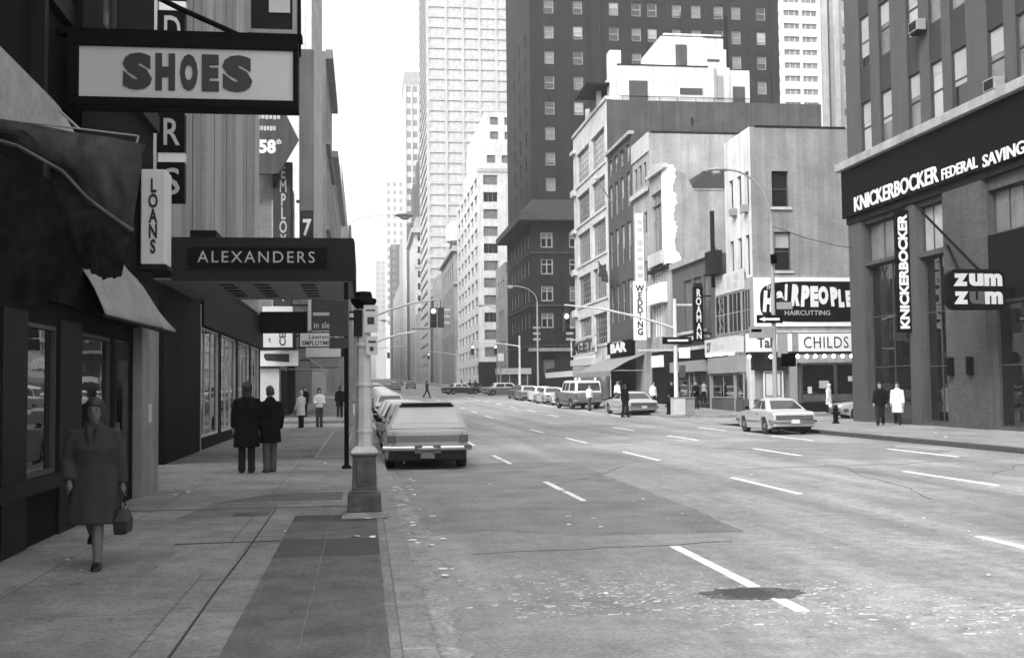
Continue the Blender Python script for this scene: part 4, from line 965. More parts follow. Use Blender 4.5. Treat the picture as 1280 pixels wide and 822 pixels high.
part(gb, 'ledge', 'stone_pale', (XR-.3, XR-.01, 82.8, 86.9, 11.1, 12.1)); part(gb, 'ledge', 'dark', (XR-.35, XR-.01, 80.9, 86.9, 10.62, 10.88))
mb = MB()
for k in range(9): y = 81.4+k*.62; h = 18.25 + (.55 - abs(k-5)*.1) + (.25 if k % 2 else 0); mb.box(XR-.35, XR+.15, y, y+.5, 18.2, h)
mb.build('cornice', M['stone_pale'], gb)
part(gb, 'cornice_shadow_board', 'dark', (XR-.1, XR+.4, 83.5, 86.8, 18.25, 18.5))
part(gb, 'sign_panel', 'white', (XR-.5, XR-.02, 82.2, 86.3, 8.1, 9.6)); part(gb, 'shopfront', 'darkmatt', (XR-.1, XR-.005, 81, 86.8, 0, 4.4)); part(gb, 'lit_sign', 'white', (XR-.4, XR-.12, 84.6, 85.9, 3.2, 4.1), (XR-.4, XR-.12, 83.2, 83.7, 3.2, 4.1))
gd = thing('wedding_sign', 'tall white vertical sign with dark stacked letters hanging over the right pavement', 'sign', (21.7, 86.9, 5))
part(gd, 'panel', 'white', (21.3, 22.3, 86.8, 87.1, 5.4, 10.1), bevel=.02); text(gd, 'WEDDING', M['ink'], (21.8, 86.799, 7.8), SU, SV, .72, 4.0, .02, .035, stack=True)
part(gd, 'side_strip', 'offwhite', (22.36, 22.62, 86.8, 87.05, 5.6, 9.2)); part(gd, 'bracket', 'dark', (22.3, XR, 86.9, 87.0, 9.4, 9.5))
gd = thing('blade_sign', 'slim white vertical sign with grey blotted letters high above the wedding sign', 'sign', (21.8, 89.2, 10.4))
part(gd, 'panel', 'white', (22.1, 22.75, 89.0, 89.25, 10.3, 15.9)); part(gd, 'lettering', 'lettergrey', *[(22.2, 22.65, 88.985, 88.999, z, z+h) for z, h in ((15.0, .3), (14.4, .25), (13.2, .5), (12.7, .35), (12.0, .3), (11.2, .45), (10.6, .35))])

# --- small pale-topped and dark brick fronts
b6 = building('narrow_building', 'narrow grey building with three slit windows near its pale parapet', XR, 42, 86.95, 92.6, 22.1, 'stucco', {'W': [(88.0+1.5*k, 88.9+1.5*k, z, z+1.7) for z in (18.3, 14.2, 10.2, 6.5) for k in range(3)]}, msouth='stone')
for z in (18.3, 14.2, 10.2, 6.5):
    for k in range(3): window_obj(b6, 'W', XR, (88.0+1.5*k, 88.9+1.5*k, z, z+1.7), 'frame_dark', 'g_dark', .2)
part(b6, 'parapet', 'stone_pale', (XR-.12, XR-.002, 86.95, 92.6, 20.6, 22.15)); part(b6, 'coping', 'dark', (XR+.2, 42, 86.9, 87.1, 22.105, 22.25)); part(b6, 'chimney', 'stucco_dark', (27.5, 30.6, 89, 91, 21.5, 23.6)); part(b6, 'ledge', 'stone_pale', (XR-.3, XR-.13, 87, 92.6, 17.4, 17.8))
r7 = [(93.6+2.3*k, 94.9+2.3*k, z, z+h) for z, h in ((21.2, 1.5), (17.3, 3.0), (12.6, 3.4), (7.6, 3.4)) for k in range(4)]
b7 = building('dark_brick_building', 'dark brick building squeezed against the white loft building', XR, 42, 92.65, 102.3, 23.3, 'brick_dark', {'W': r7})
for o in r7:
    q = window_obj(b7, 'W', XR, o, 'frame_mid', 'g_mid' if rw.random() < .3 else 'g_dark', .2)
    if rw.random() < .5: blind(q, 'W', o, rw.uniform(.2, .7))
part(b7, 'cornice', 'stone', (XR-.3, XR+.2, 92.65, 102.3, 23.305, 23.6))
for o in ((XR-.06, XR-.003, 92.7, 102.2, 3.9, 5.7),): bar = part(b7, 'bar_fascia', 'darkmatt', o)
bar = thing('bar_sign', 'dark fascia sign with bold white BAR letters above the awning', 'sign', (22, 98, 4.8)); part(bar, 'panel', 'black', (22.2, 22.5, 92.8, 101.0, 4.65, 5.75)); part(bar, 'bracket', 'dark', (22.5, XR-.06, 94, 94.1, 5, 5.1), (22.5, XR-.06, 99, 99.1, 5, 5.1))
text(bar, 'BAR', M['letter'], (22.198, 96.4, 5.15), WU, SV, 6.2, .86, .03, .05); part(bar, 'small_letters', 'lettergrey', *[(22.18, 22.199, 95+.8*k, 95.5+.8*k, 5.62, 5.72) for k in range(5)])
part(b7, 'shopfront', 'black', (XR-.03, XR-.004, 93, 102, .2, 3.8))
fp = thing('flagpole', 'short white flagpole angled out from the dark brick front', 'flagpole', (XR, 99, 18)); mb = MB(); mb.tube([(XR, 100.2, 18.4), (20.6, 97.4, 20.4)], .06, 6); mb.build('pole', M['palemetal'], fp); mb = MB(); mb.ell((20.6, 97.4, 20.4), (.14, .14, .14)); mb.build('finial', M['white'], fp)
fl = thing('flag', 'drooping pale flag on a pole over the dark brick front', 'flag', (XR, 98, 12)); mb = MB(); mb.tube([(XR, 103, 12.2), (20.6, 97.5, 13.0)], .05, 6); mb.build('pole', M['palemetal'], fl)
mb = MB()
rings = []
for i in range(9):
    t = i/8; y = 101.6-4*t; x = XR-.4-1.7*t
    rings.append([(x+.1*math.sin(i*1.9), y, 12.4+.6*t), (x+.16*math.sin(i*2.3+1), y+.05, 11.4+.5*t-.3*math.sin(t*3)), (x+.18*math.sin(i*2.3+1)+.03, y+.05, 11.4+.5*t-.3*math.sin(t*3)), (x+.1*math.sin(i*1.9)+.03, y, 12.4+.6*t)])
mb.loft(rings); mb.build('cloth', M['car_light'], fl, smooth=60)

# --- white loft building with steel sashes and the penthouse
floors = [(5.9, 8.9), (10.3, 13.4), (14.6, 17.9), (18.9, 22.0), (23.2, 26.6)]
l8 = [(a, b, z0, z1) for z0, z1 in floors for a, b in ((103.6, 109.9), (111.0, 117.6))]
loft = building('loft_building', 'white loft building with big steel sash windows and a white penthouse on its roof', XR, 44, 102.35, 119.5, 28.8, 'stucco_dark', {'W': l8}, mwest='terracotta', depth=.35)
for o in l8: window_obj(loft, 'W', XR, o, 'frame_mid', 'g_mid' if rw.random() < .6 else 'g_dark', .3, 'grid', grid=(6, 5), fw=.1)
for z0, z1 in floors: part(loft, 'ledge', 'terracotta', (XR-.35, XR-.004, 118.0, 119.8, z1+.35, z0+4.1), (XR-.12, XR-.003, 103, 118, z0-.25, z0-.03))
part(loft, 'coping', 'stone_pale', (XR-.15, XR+.3, 102.3, 119.6, 28.81, 29.15)); part(loft, 'corner_post', 'terracotta', (XR-.05, XR+.5, 102.28, 103.2, 28.82, 29.0), (XR-.1, XR+.3, 106, 106.6, 29.16, 30.6), (XR-.1, XR+.3, 111.5, 112.1, 29.16, 30.2))
part(loft, 'canopy', 'dark', (XR-1.6, XR+1.4, 104, 110, 30.7, 30.9)); part(loft, 'pipe', 'dark', (31, 31.15, 102.2, 102.34, 25.2, 27.2))
ph = thing('penthouse', 'white stepped penthouse with chimney standing on the loft roof', 'penthouse', (30, 104, 28.2))
part(ph, 'wall', 'stucco_white', (24.2, 35.2, 103.2, 112, 28.2, 32.4)); part(ph, 'wall', 'stucco_white', (28.7, 35.0, 104.4, 112, 32.4, 35.7)); part(ph, 'wall', 'stucco_white', (35.22, 37.2, 103.3, 110, 28.2, 32.2)); part(ph, 'chimney', 'stucco_white', (23.5, 24.6, 103.8, 105.2, 28.2, 34.0)); part(ph, 'wall', 'stucco_white', (32.2, 34.9, 103.25, 104.39, 32.41, 34.2))
mb = MB(); mb.hexa([(27.6,104.5,32.4),(28.69,104.5,32.4),(28.69,111,32.4),(27.6,111,32.4),(28.6,104.5,34.9),(28.69,104.5,34.9),(28.69,111,34.9),(28.6,111,34.9)]); mb.build('buttress', M['stucco_white'], ph)
part(ph, 'door', 'stucco_dark', (30.2, 31.3, 104.33, 104.398, 32.42, 34.9)); part(ph, 'door', 'stucco_dark', (35.5, 36.7, 103.23, 103.299, 28.8, 30.6)); part(ph, 'door', 'midmetal', (33.9, 34.5, 103.13, 103.199, 28.8, 31.6))
part(ph, 'window', 'g_dark', (30.2, 32.4, 103.13, 103.199, 29.7, 30.3)); part(ph, 'window', 'g_dark', (25.2, 27.0, 103.12, 103.198, 28.75, 30.9)); part(ph, 'window', 'g_dark', (33.0, 34.2, 103.18, 103.248, 33.0, 33.2))
part(ph, 'coping', 'dark', (24.1, 33, 103.12, 103.4, 32.41, 32.5), (33.0, 35.1, 104.3, 104.6, 35.71, 35.8))
part(ph, 'railing', 'dark', (24.3, 37.1, 103.05, 103.09, 29.35, 29.4), *[(24.5+1.8*k, 24.54+1.8*k, 103.05, 103.09, 28.8, 29.35) for k in range(8)]); part(ph, 'aerial', 'dark', (31.2, 31.26, 106, 106.06, 35.7, 38.6), (30.6, 31.9, 106, 106.04, 38.2, 38.26)); part(ph, 'door_frame', 'stone', (33.6, 33.85, 103.1, 103.19, 28.8, 32.3)); part(ph, 'parapet', 'stucco_white', (29, 34.8, 104.35, 104.6, 35.81, 36.0))
part(ph, 'vent_stack', 'dark', (34.9, 35.25, 103.6, 104.0, 32.5, 37.6))
part(loft, 'shop_sign', 'offwhite', (XR-.9, XR-.01, 106, 118, 3.9, 4.6)); part(loft, 'sign_frame', 'palemetal', (XR-.95, XR-.85, 104.5, 117.5, 6.6, 6.75), (XR-.95, XR-.85, 104.5, 117.5, 4.9, 5.05), (XR-.95, XR-.85, 104.5, 104.8, 4.9, 6.75), (XR-.95, XR-.85, 117.2, 117.5, 4.9, 6.75), (XR-.9, XR-.86, 107, 107.5, 5.05, 6.6), (XR-.9, XR-.86, 110, 110.5, 5.05, 6.6), (XR-.9, XR-.86, 113.5, 114, 5.05, 6.6))
text(loft, 'MEET', M['ink'], (XR-.95, 111, 5.8), WU, SV, 10, 1.2, .03, .02)
part(loft, 'shop_sign', 'white', (XR-.92, XR-.02, 109, 116, 4.62, 4.88))
# awning of the bar and canopy under the loft sign
def awning(name, label, y0, y1, xw, zw, xf, zf, drop, m, posts=True, g=None):
    r = thing(name, label, 'awning', (xf, (y0+y1)/2, 0), g)
    mb = MB(); k = 14
    def rg(y):
        return [(xw, y, zw), ((xw+xf)/2, y, (zw+zf)/2+.12), (xf, y, zf), (xf, y, zf-drop-.05*math.sin(y*5)), (xf+.02*(1 if xw > xf else -1), y, zf-drop-.05*math.sin(y*5)), (xf+.03*(1 if xw > xf else -1), y, zf-.04), ((xw+xf)/2, y, (zw+zf)/2+.07), (xw, y, zw-.05)]
    mb.loft([rg(y0+(y1-y0)*i/k) for i in range(k+1)]); mb.build('canvas', M[m], r, smooth=40)
    mb = MB()
    for y in (y0+.1, y1-.1):
        mb.tube([(xw, y, zf), (xf, y, zf)], .025, 6)
        if posts: mb.tube([(xf+.05*(1 if xw > xf else -1), y, gz(y)-.1), (xf+.05*(1 if xw > xf else -1), y, zf)], .03, 6)
    mb.build('frame', M['palemetal'], r)
    return r
awning('bar_awning', 'long grey canvas awning on posts in front of the bar', 89.5, 103.5, XR, 4.4, 19.9, 3.05, .45, 'canvas_mid')
part(D.objects['bar_awning'], 'gable', 'canvas_light', (19.9, 22.7, 103.4, 103.5, 2.9, 3.0))
cn = thing('canopy', 'flat dark shop canopy with a pale edge below the slanted letter frame', 'canopy', (20, 112, 3)); part(cn, 'slab', 'dark', (19.6, XR-1, 104.5, 120, 3.2, 3.75)); part(cn, 'edge', 'palemetal', (19.5, 19.59, 104.5, 120, 2.75, 3.3)); part(cn, 'valance', 'midmetal', (19.6, XR-1, 104.3, 104.48, 2.7, 3.7))

# --- dark hotel: corner block with cornice and the tower behind
wc = [(24.2+4.0*k, 25.9+4.0*k, z, z+2.1) for z in (21.0, 17.3, 13.6, 9.9) for k in range(6)]
ww = [(153.5+3.5*k, 155+3.5*k, z, z+2.1) for z in (21.0, 17.3, 13.6, 9.9) for k in range(6)]
wg = [(24.4+4*k, 26.0+4*k, 3.4, 5.6) for k in range(6)]
hb = building('hotel_corner_block', 'dark brick corner block with an overhanging cornice at the foot of the tower', XR, 48, 151.7, 177, 24.6, 'brick_tower', {'S': wc+wg, 'W': ww}, depth=.25)
for o in wc:
    q = window_obj(hb, 'S', 151.7, o, 'frame_mid2', rw.choice(['g_mid', 'g_dark', 'g_dark']), .2, 'cross', child=True, fw=.16)
    if rw.random() < .6: blind(q, 'S', o, rw.uniform(.2, .6), .16, 'shade_dim')
for o in ww: window_obj(hb, 'W', XR, o, 'frame_mid2', 'g_dark', .2, 'cross', fw=.16)
for o in wg: window_obj(hb, 'S', 151.7, o, 'frame_dark', 'g_mid', .2, 'plain')
for o in wg:
    mb = MB(); c = (o[0]+o[1])/2; mb.ext([(c+1.05*math.cos(R(a)), 5.62+.85*math.sin(R(a))) for a in range(0, 181, 15)], lambda u, v, d: (u, 151.695-d, v), 0, .12); mb.build('arch', M['black'], hb)
part(hb, 'cornice', 'brick_dark', (XR-1.7, 49, 150.0, 178, 24.61, 25.5)); 
mb = MB(); mb.hexa([(XR-1.7,150,25.52),(49,150,25.52),(49,178,25.52),(XR-1.7,178,25.52),(XR+.6,153.6,28.0),(49,153.6,28.0),(49,178,28.0),(XR+.6,178,28.0)]); mb.build('roof', M['spandrel'], hb)
for z in (20.2, 12.9, 7.4): part(hb, 'string_course', 'stucco_dark', (XR-.12, 48, 151.5, 151.69, z, z+.22), (XR-.12, XR-.01, 151.7, 177, z, z+.22))
part(hb, 'lower_cornice', 'stone', (XR-.5, 48, 151.2, 151.69, 6.7, 7.15))
for x in (23.0, 27.6, 31.8): part(hb, 'quoin', 'stone_pale', *[(x, x+1.0, 151.6, 151.69, z, z+.3) for z in (8.2, 9.0, 9.8)])
cols = [26.12, 30.28, 35.53, 38.81, 41.16, 44.8, 47.66, 51.01, 53.62, 57.37]
rows = [51.0-3.62*k for k in range(12)]
tw = [(x-.7, x+.7, z, z+1.95) for z in [58.24, 54.62]+rows for x in cols if z < 57 or True]
tw = [o for o in tw if not (o[2] < 28 or (o[0] > 26.5 and o[2] < 37 and o[0] < 56))]
tww = [(158+6*k, 159.2+6*k, z, z+1.95) for z in rows for k in range(3) if z > 28]
tower = building('brick_hotel_tower', 'tall dark brick hotel tower rising beyond the top of the picture', XR+.6, 60, 154, 180, 78, 'brick_tower', {'S': tw, 'W': tww}, depth=.25)
for o in tw:
    q = window_obj(tower, 'S', 154, o, 'frame_mid', rw.choice(['g_mid', 'g_dark', 'g_mid', 'g_dark', 'g_dark']), .2, 'sash', child=False, fw=.12)
    if rw.random() < .7: blind(q, 'S', o, rw.choice([.4, .4, .6, .8, 1.0, .2]), .12, rw.choice(['shade', 'shade_dim', 'shade_dim', 'shade_dim']))
for o in tww: window_obj(tower, 'W', XR+.6, o, 'frame_dark', 'g_mid', .2, 'sash', child=False, fw=.12)
part(tower, 'pilaster', 'brick_tower', (31.6, 31.9, 153.8, 153.998, 28, 77.9), (33.4, 33.7, 153.8, 153.998, 28, 77.9), (58.9, 59.9, 153.8, 153.998, 20, 77.9))
# ================================================================== FARTHER RIGHT SIDE AND SKYLINE
lg = [(181.5+3.2*k, 183.6+3.2*k, z, z+3) for z in (6.5, 11.5, 16.5) for k in range(3)]
lb = building('low_grey_building', 'low grey store building between the dark hotel and the white stepped block', XR, 40, 180.2, 193, 22.2, 'stone', {'W': lg})
for o in lg: window_obj(lb, 'W', XR, o, 'frame_mid', 'g_mid', .15, 'plain', child=False)
def stepped():
    fl = [11.4+3.46*k for k in range(-2, 10)]
    s = [(23.9, 26.8, z, z+2.0) for z in fl] + [(29.5+5*k, 32.4+5*k, z, z+2.0) for z in fl for k in range(2)]
    w = [(224+8*k, 229.5+8*k, z, z+1.9) for z in fl for k in range(6)]
    b = building('white_stepped_block', 'white office block with setbacks and dark window strips seen beside the dark hotel', XR, 42, 222, 273, 45.2, 'stucco_white', {'S': s, 'W': w}, depth=.3)
    for o in s: window_obj(b, 'S', 222, o, 'frame_mid', rw.choice(['g_dark', 'g_mid', 'g_mid']), .25, 'grid', grid=(3, 1), child=False, fw=.12)
    for o in w: window_obj(b, 'W', XR, o, 'frame_mid', 'g_mid', .25, 'grid', grid=(4, 1), child=False, fw=.12)
    for k, (x0, y0, z0, z1) in enumerate(((XR+.9, 223.5, 45.2, 51.2), (XR+1.8, 225.5, 51.2, 58.2))):
        mb = MB(); o2 = [(x0+1.2, x0+2.9, z, z+1.6) for z in ((47.3,), (52.6, 55.6))[k]] + [(x0+4.2, x0+8, z, z+1.6) for z in ((47.3,), (52.6, 55.6))[k]]
        wall_grid(mb, 'S', y0, x0, 40, z0, z1, o2, .3); wall_grid(mb, 'W', x0, y0, 265, z0, z1); wall_grid(mb, 'N', 265, x0, 40, z0, z1); mb.build('setback_wall', M['stucco_white'], b, fix=False)
        part(b, 'roof', 'stone_pale', (x0+.05, 40, y0+.05, 264.9, z1-.4, z1-.3))
        for o in o2: window_obj(b, 'S', y0, o, 'frame_mid', 'g_mid', .25, 'sash', child=False)
    part(b, 'ledge', 'stone_pale', (XR-.3, 42, 221.7, 221.98, 45.3, 45.8)); part(b, 'shopfront', 'darkmatt', (XR-.2, 42, 221.8, 221.98, -1, 7.0)); part(b, 'vertical_sign', 'dark', (26.9, 27.6, 221, 221.9, 9, 16))
stepped()
# glass and stone skyscraper with horizontal bands
def banded(name, label, x0, x1, y0, y1, z1, pitch, wall, pane, bays, sill=1.4, top=3, south=True):
    n = int((z1-12)/pitch); bands = [8+pitch*k for k in range(n)]
    b = building(name, label, x0, x1, y0, y1, z1, wall, {'S': [(x0+1, x1-1, z, z+pitch-sill) for z in bands], 'W': [(y0+1, y1-1, z, z+pitch-sill) for z in bands]}, depth=.5)
    for z in bands:
        mb = MB(); mb.box(x0+1, x1-1, y0+.4, y0+.45, z, z+pitch-sill); mb.box(x0+.4, x0+.45, y0+1, y1-1, z, z+pitch-sill)
        w = (x1-x0-2)/bays
        mb2 = MB()
        for k in range(bays*3+1): xx = x0+1+w*k/3; mb2.box(xx-.06, xx+.06, y0+.3, y0+.39, z, z+pitch-sill)
        g = mb.build('glazing_band', M[pane], b); mb2.build('mullions', M['frame_pale'], g)
    for k in range(1, bays):
        xx = x0+1+(x1-x0-2)*k/bays; part(b, 'pier', wall, (xx-.45, xx+.45, y0-.12, y0-.005, 6, z1))
    return b
banded('banded_skyscraper', 'pale skyscraper with regular window bands filling the sky beside the dark hotel', 22.2, 60, 390, 440, 172, 3.72, 'stone_pale', 'g_pale', 6)  # light panes put some of the distance haze into the glass colour
banded('white_banded_tower', 'white banded office tower behind the corner building on the right', 112, 123.4, 286, 300, 150, 3.6, 'stucco_white', 'g_mid', 2, 2.1)
vt = [(149.5, 152.0, z, z+2.4) for z in [70+5.2*k for k in range(12)]]
vb = building('grey_slab_tower', 'plain grey slab tower with one column of windows right of the white banded tower', 142.5, 180, 330, 350, 150, 'stone', {'S': vt}); 
for o in vt: window_obj(vb, 'S', 330, o, 'frame_pale', rw.choice(['g_dark', 'g_pale']), .15, 'plain', child=False)
part(vb, 'pier', 'stone_pale', (142.6, 144.4, 329.4, 329.99, 0, 150), (146.4, 148.2, 329.4, 329.99, 0, 150)); part(vb, 'recess', 'stucco_dark', (144.45, 145.2, 329.8, 329.99, 0, 150))
# ornate arched building with the water tank
ow_ = [(24.5+3*k, 26+3*k, z, z+3.5) for z in (30, 25, 10, 5) for k in range(4)]
ob = building('ornate_building', 'grey ornate building with a big arch next to the white stepped block', XR, 45, 283, 330, 37, 'stone', {'S': ow_, 'W': [(286+7*k, 289+7*k, z, z+4) for z in (30, 24, 18, 12) for k in range(6)]})
for o in ow_: window_obj(ob, 'S', 283, o, 'frame_dark', 'g_dark', .15, 'plain', child=False)
for z in (30, 24, 18, 12):
    for k in range(6): window_obj(ob, 'W', XR, (286+7*k, 289+7*k, z, z+4), 'frame_dark', 'g_dark', .15, 'plain', child=False)
part(ob, 'cornice', 'stone_pale', (XR-.8, 45, 282.2, 330, 36.6, 37.4), (XR-.5, 45, 282.4, 282.98, 28.2, 28.8)); part(ob, 'penthouse', 'stucco_dark', (25, 31, 290, 300, 37.5, 40.2))
mb = MB(); mb.ext([(28+4*math.cos(R(a)), 16+5*math.sin(R(a))) for a in range(0, 181, 10)], lambda u, v, d: (u, 282.98-d, v), 0, .3); mb.build('arch', M['stone_pale'], ob)
wt = thing('water_tank', 'round white water tank on legs above the ornate building', 'water tank', (24.5, 300, 40.2))
mb = MB(); mb.lathe([(.3, 40.2), (2.5, 41.3), (2.7, 43.2), (2.5, 45.2), (1.4, 46.5), (.1, 46.9)], (24.6, 300, 0), 20); mb.build('tank', M['stucco_white'], wt, smooth=40)
mb = MB()
for a in range(4): mb.tube([(24.6+2*math.cos(R(45+90*a)), 300+2*math.sin(R(45+90*a)), 37), (24.6+1.6*math.cos(R(45+90*a)), 300+1.6*math.sin(R(45+90*a)), 41.6)], .16, 6)
mb.build('legs', M['dark'], wt)
def slab(name, label, x0, x1, y0, y1, z1, m, pitch=4, ww=1.6, gap=3.6, pane='g_dark', face=('S',), z00=6, maxn=96, group=None):
    ops = {}; tot = 0
    for f in face:
        a0, a1 = (x0, x1) if f == 'S' else (y0, y1)
        L = []; z = z1-4
        while z > z00:
            a = a0+1.2
            while a+ww < a1-.8:
                L.append((a, a+ww, z, z+pitch*.55)); a += gap
            z -= pitch
        ops[f] = L[:maxn//len(face)]
    b = building(name, label, x0, x1, y0, y1, z1, m, ops, group=group)
    for f in face:
        c = {'S': y0, 'W': x0, 'E': x1}[f]
        for o in ops[f]: window_obj(b, f, c, o, 'frame_mid', pane, .15, 'plain', child=False, fw=.12)
    return b
b = slab('cornice_building', 'pale corner-cut building with a heavy cornice left of the water tank', XR, 44, 500, 560, 72, 'terracotta', 5.5, 2.2, 5.5, 'g_dark', ('S',), 20); part(b, 'cornice', 'stone_pale', (XR-1.6, 45, 498, 560, 71.6, 73.5)); part(b, 'top_storey', 'stone', (XR+.6, 44, 501.5, 560, 73.6, 79)); part(b, 'string_course', 'stone_pale', (XR-.4, 44, 499.5, 499.98, 56, 57))
slab('side_street_block', 'mid grey block with a sloping top in front of the cornice building', XR, 40, 345, 372, 37, 'stone', 4.6, 1.8, 4.5, 'g_dark', ('S', 'W'))
slab('brown_loft_block', 'brown narrow block before the cornice building', XR, 40, 376, 386, 33, 'stucco_dark', 4.4, 1.8, 4.2, 'g_dark', ('W',))
slab('stone_walkup', 'grey walk-up row with shops past the banded skyscraper', XR, 40, 446, 496, 34, 'stone', 4.2, 2, 6, 'g_dark', ('W',))
b = slab('slim_office_tower', 'slim tall pale tower with a dark cap left of the banded skyscraper', 22.2, 33.0, 600, 640, 166, 'terracotta', 6.2, 2.4, 3.4, 'g_mid', ('S',), 60); part(b, 'cap', 'stone', (22.1, 33.1, 599.9, 640, 166, 173.3))
for k in range(4): part(b, 'pier', 'stucco_white', (22.4+3.4*k, 23.0+3.4*k, 599.4, 599.98, 40, 166))
b = slab('stepped_spire_tower', 'dark grey stepped spire tower in the middle distance', XR, 36, 566, 596, 86, 'stucco_dark', 5, 1.6, 4, 'g_dark', ('S',)); part(b, 'upper_stage', 'stucco_dark', (25.2, 34, 568, 594, 86, 106)); part(b, 'crown', 'stucco_dark', (27.2, 32, 570, 590, 106, 118)); part(b, 'finial', 'stucco_dark', (28.6, 30.6, 574, 584, 118, 124))
slab('dark_slab', 'tall dark slab far down the right side of the street', 21.8, 45, 900, 940, 118, 'stucco_dark', 6, 3, 7, 'g_mid', ('S',))
b = slab('pale_far_tower', 'very pale rounded tower fading at the far end of the street', 22, 41.5, 1100, 1130, 205, 'stucco_white', 8, 3, 6, 'g_mid', ('S',), 60)  # white wall colour also carries part of the distance haze
mb = MB(); mb.loft([rg_ for rg_ in [[(x, y, z) for x, y in ((22.5+i, 1100+i), (41-i, 1100+i), (41-i, 1130-i), (22.5+i, 1130-i))] for i, z in ((.2, 205), (1.2, 216), (2.6, 226), (4, 231))]]); mb.build('crown', M['stucco_white'], b)
slab('far_block', 'low hazy block closing the view at the end of the street', 19.5, 60, 1780, 1820, 205, 'stone', 9, 4, 8, 'g_mid', ('S',), 90)
slab('mid_grey_tower', 'mid grey tower with a flat top behind the cornice building', XR+3, 46, 575, 600, 96, 'stone', 5, 2, 5, 'g_dark', ('S',), 40)
slab('mid_distance_block', 'grey stone block in the distance beyond the walk-up row', XR, 50, 650, 720, 92, 'stone', 5.5, 2.2, 5, 'g_dark', ('S',), 40)
slab('long_grey_row', 'long grey row of stone fronts near the far end on the right', XR, 50, 740, 880, 70, 'stone', 6, 3, 9, 'g_dark', ('W',))

# ================================================================== LEFT SIDE
XL = -4.7
# near shop with the awnings
sh = [(7.0, 9.7, .75, 2.5), (9.9, 12.0, .75, 2.5), (12.95, 14.2, .75, 2.5), (15.35, 17.1, .55, 2.5), (17.45, 18.6, .05, 2.5)]
us = [(6+3.2*k, 7.8+3.2*k, 7.0, 9.6) for k in range(4)]
shop = thing('shop_building', 'black fronted shop building with show windows under the awnings at the left', 'building', (-3.7, 2, -.1))
mb = MB(); wall_grid(mb, 'E', -3.7, 2, 20.4, -.1, 15, sh+us, .07); mb.build('wall', M['darkmatt'], shop, fix=False)
mb = MB(); wall_grid(mb, 'N', 20.4, -14, -3.7, -.1, 15); wall_grid(mb, 'S', 2, -14, -3.7, -.1, 15); mb.build('wall', M['stucco_dark'], shop, fix=False)
part(shop, 'roof', 'roof', (-14, -3.75, 2.1, 20.3, 14.4, 14.5))
for o in sh[:4]: window_obj(shop, 'E', -3.7, o, 'frame_dark', 'g_shop', .055, 'plain', fw=.05)
for o in us: window_obj(shop, 'E', -3.7, o, 'frame_dark', 'g_dark', .06, 'sash')
d = part(shop, 'door', 'dark', (-3.76, -3.72, 17.47, 18.58, .06, 2.48)); part(d, 'pane', 'g_shop', (-3.719, -3.71, 17.65, 18.4, .6, 2.2)); part(d, 'handle', 'chrome', (-3.719, -3.66, 17.56, 17.6, .95, 1.25))
part(shop, 'pilaster', 'stucco', (-3.699, -3.56, 18.75, 20.25, -.05, 2.75)); part(shop, 'letter_plate', 'palemetal', (-3.559, -3.55, 19.3, 19.6, 1.2, 1.5))
part(shop, 'sill', 'dark', (-3.699, -3.5, 5, 17.2, .62, .74)); part(shop, 'post', 'dark', (-3.699, -3.66, 12.05, 12.9, -.05, 2.6)); part(shop, 'post', 'dark', (-3.699, -3.66, 14.25, 15.3, -.05, 2.6)); part(shop, 'fascia', 'black', (-3.699, -3.6, 3, 20.4, 2.78, 3.5))
part(shop, 'downpipe', 'dark', (-3.699, -3.55, 13.0, 13.15, 3.5, 15)); part(shop, 'pier', 'darkmatt', (-3.699, -3.5, 14.5, 15.6, 3.5, 15)); part(shop, 'cornice', 'dark', (-3.699, -3.6, 2, 20.4, 6.3, 6.6))
# goods lying in the windows, dim behind the glass
def wrinkle_sheet(name, label, cols, m, nseg=14, amp=.03, thick=.012, seed=1, cat='awning'):
    """cols: list of polylines (top to bottom) along the cloth; interpolated and wrinkled"""
    rr = random.Random(seed); k = len(cols[0]); rows = []
    ph = [rr.uniform(0, 6) for _ in range(6)]
    for i in range(nseg+1):
        t = i/nseg*(len(cols)-1); a = min(int(t), len(cols)-2); f = t-a
        row = []
        for j in range(k):
            p = Vector(cols[a][j]).lerp(Vector(cols[a+1][j]), f)
            if j > 0:
                e = amp*(math.sin(i*.75+j*.9+ph[0])+.6*math.sin(i*1.45-j*.6+ph[1])+.25*math.sin(j*2+i*.3+ph[2]))
                p += Vector((.5*e, .3*e, e*.7))
            row.append(p)
        rows.append(row)
    mb = MB()
    top = [[tuple(p) for p in r_] for r_ in rows]
    n = len(top); base = len(mb.v)
    for r_ in top: mb.v += r_
    for r_ in top: mb.v += [(p[0]-thick*.6, p[1]+thick*.6, p[2]-thick) for p in r_]
    o = n*k
    for i in range(n-1):
        for j in range(k-1):
            a, b, c, d_ = i*k+j, (i+1)*k+j, (i+1)*k+j+1, i*k+j+1
            mb.f.append((a, b, c, d_)); mb.f.append((o+d_, o+c, o+b, o+a))
    def edge(a, b): mb.f.append((a, o+a, o+b, b))
    for i in range(n-1): edge(i*k, (i+1)*k); edge(i*k+k-1, (i+1)*k+k-1)
    for j in range(k-1): edge(j, j+1); edge((n-1)*k+j, (n-1)*k+j+1)
    mb.m = [0]*len(mb.f)
    r = thing(name, label, cat, tuple(rows[0][0]))
    q = mb.build('canvas', M[m], r, smooth=70)
    return r
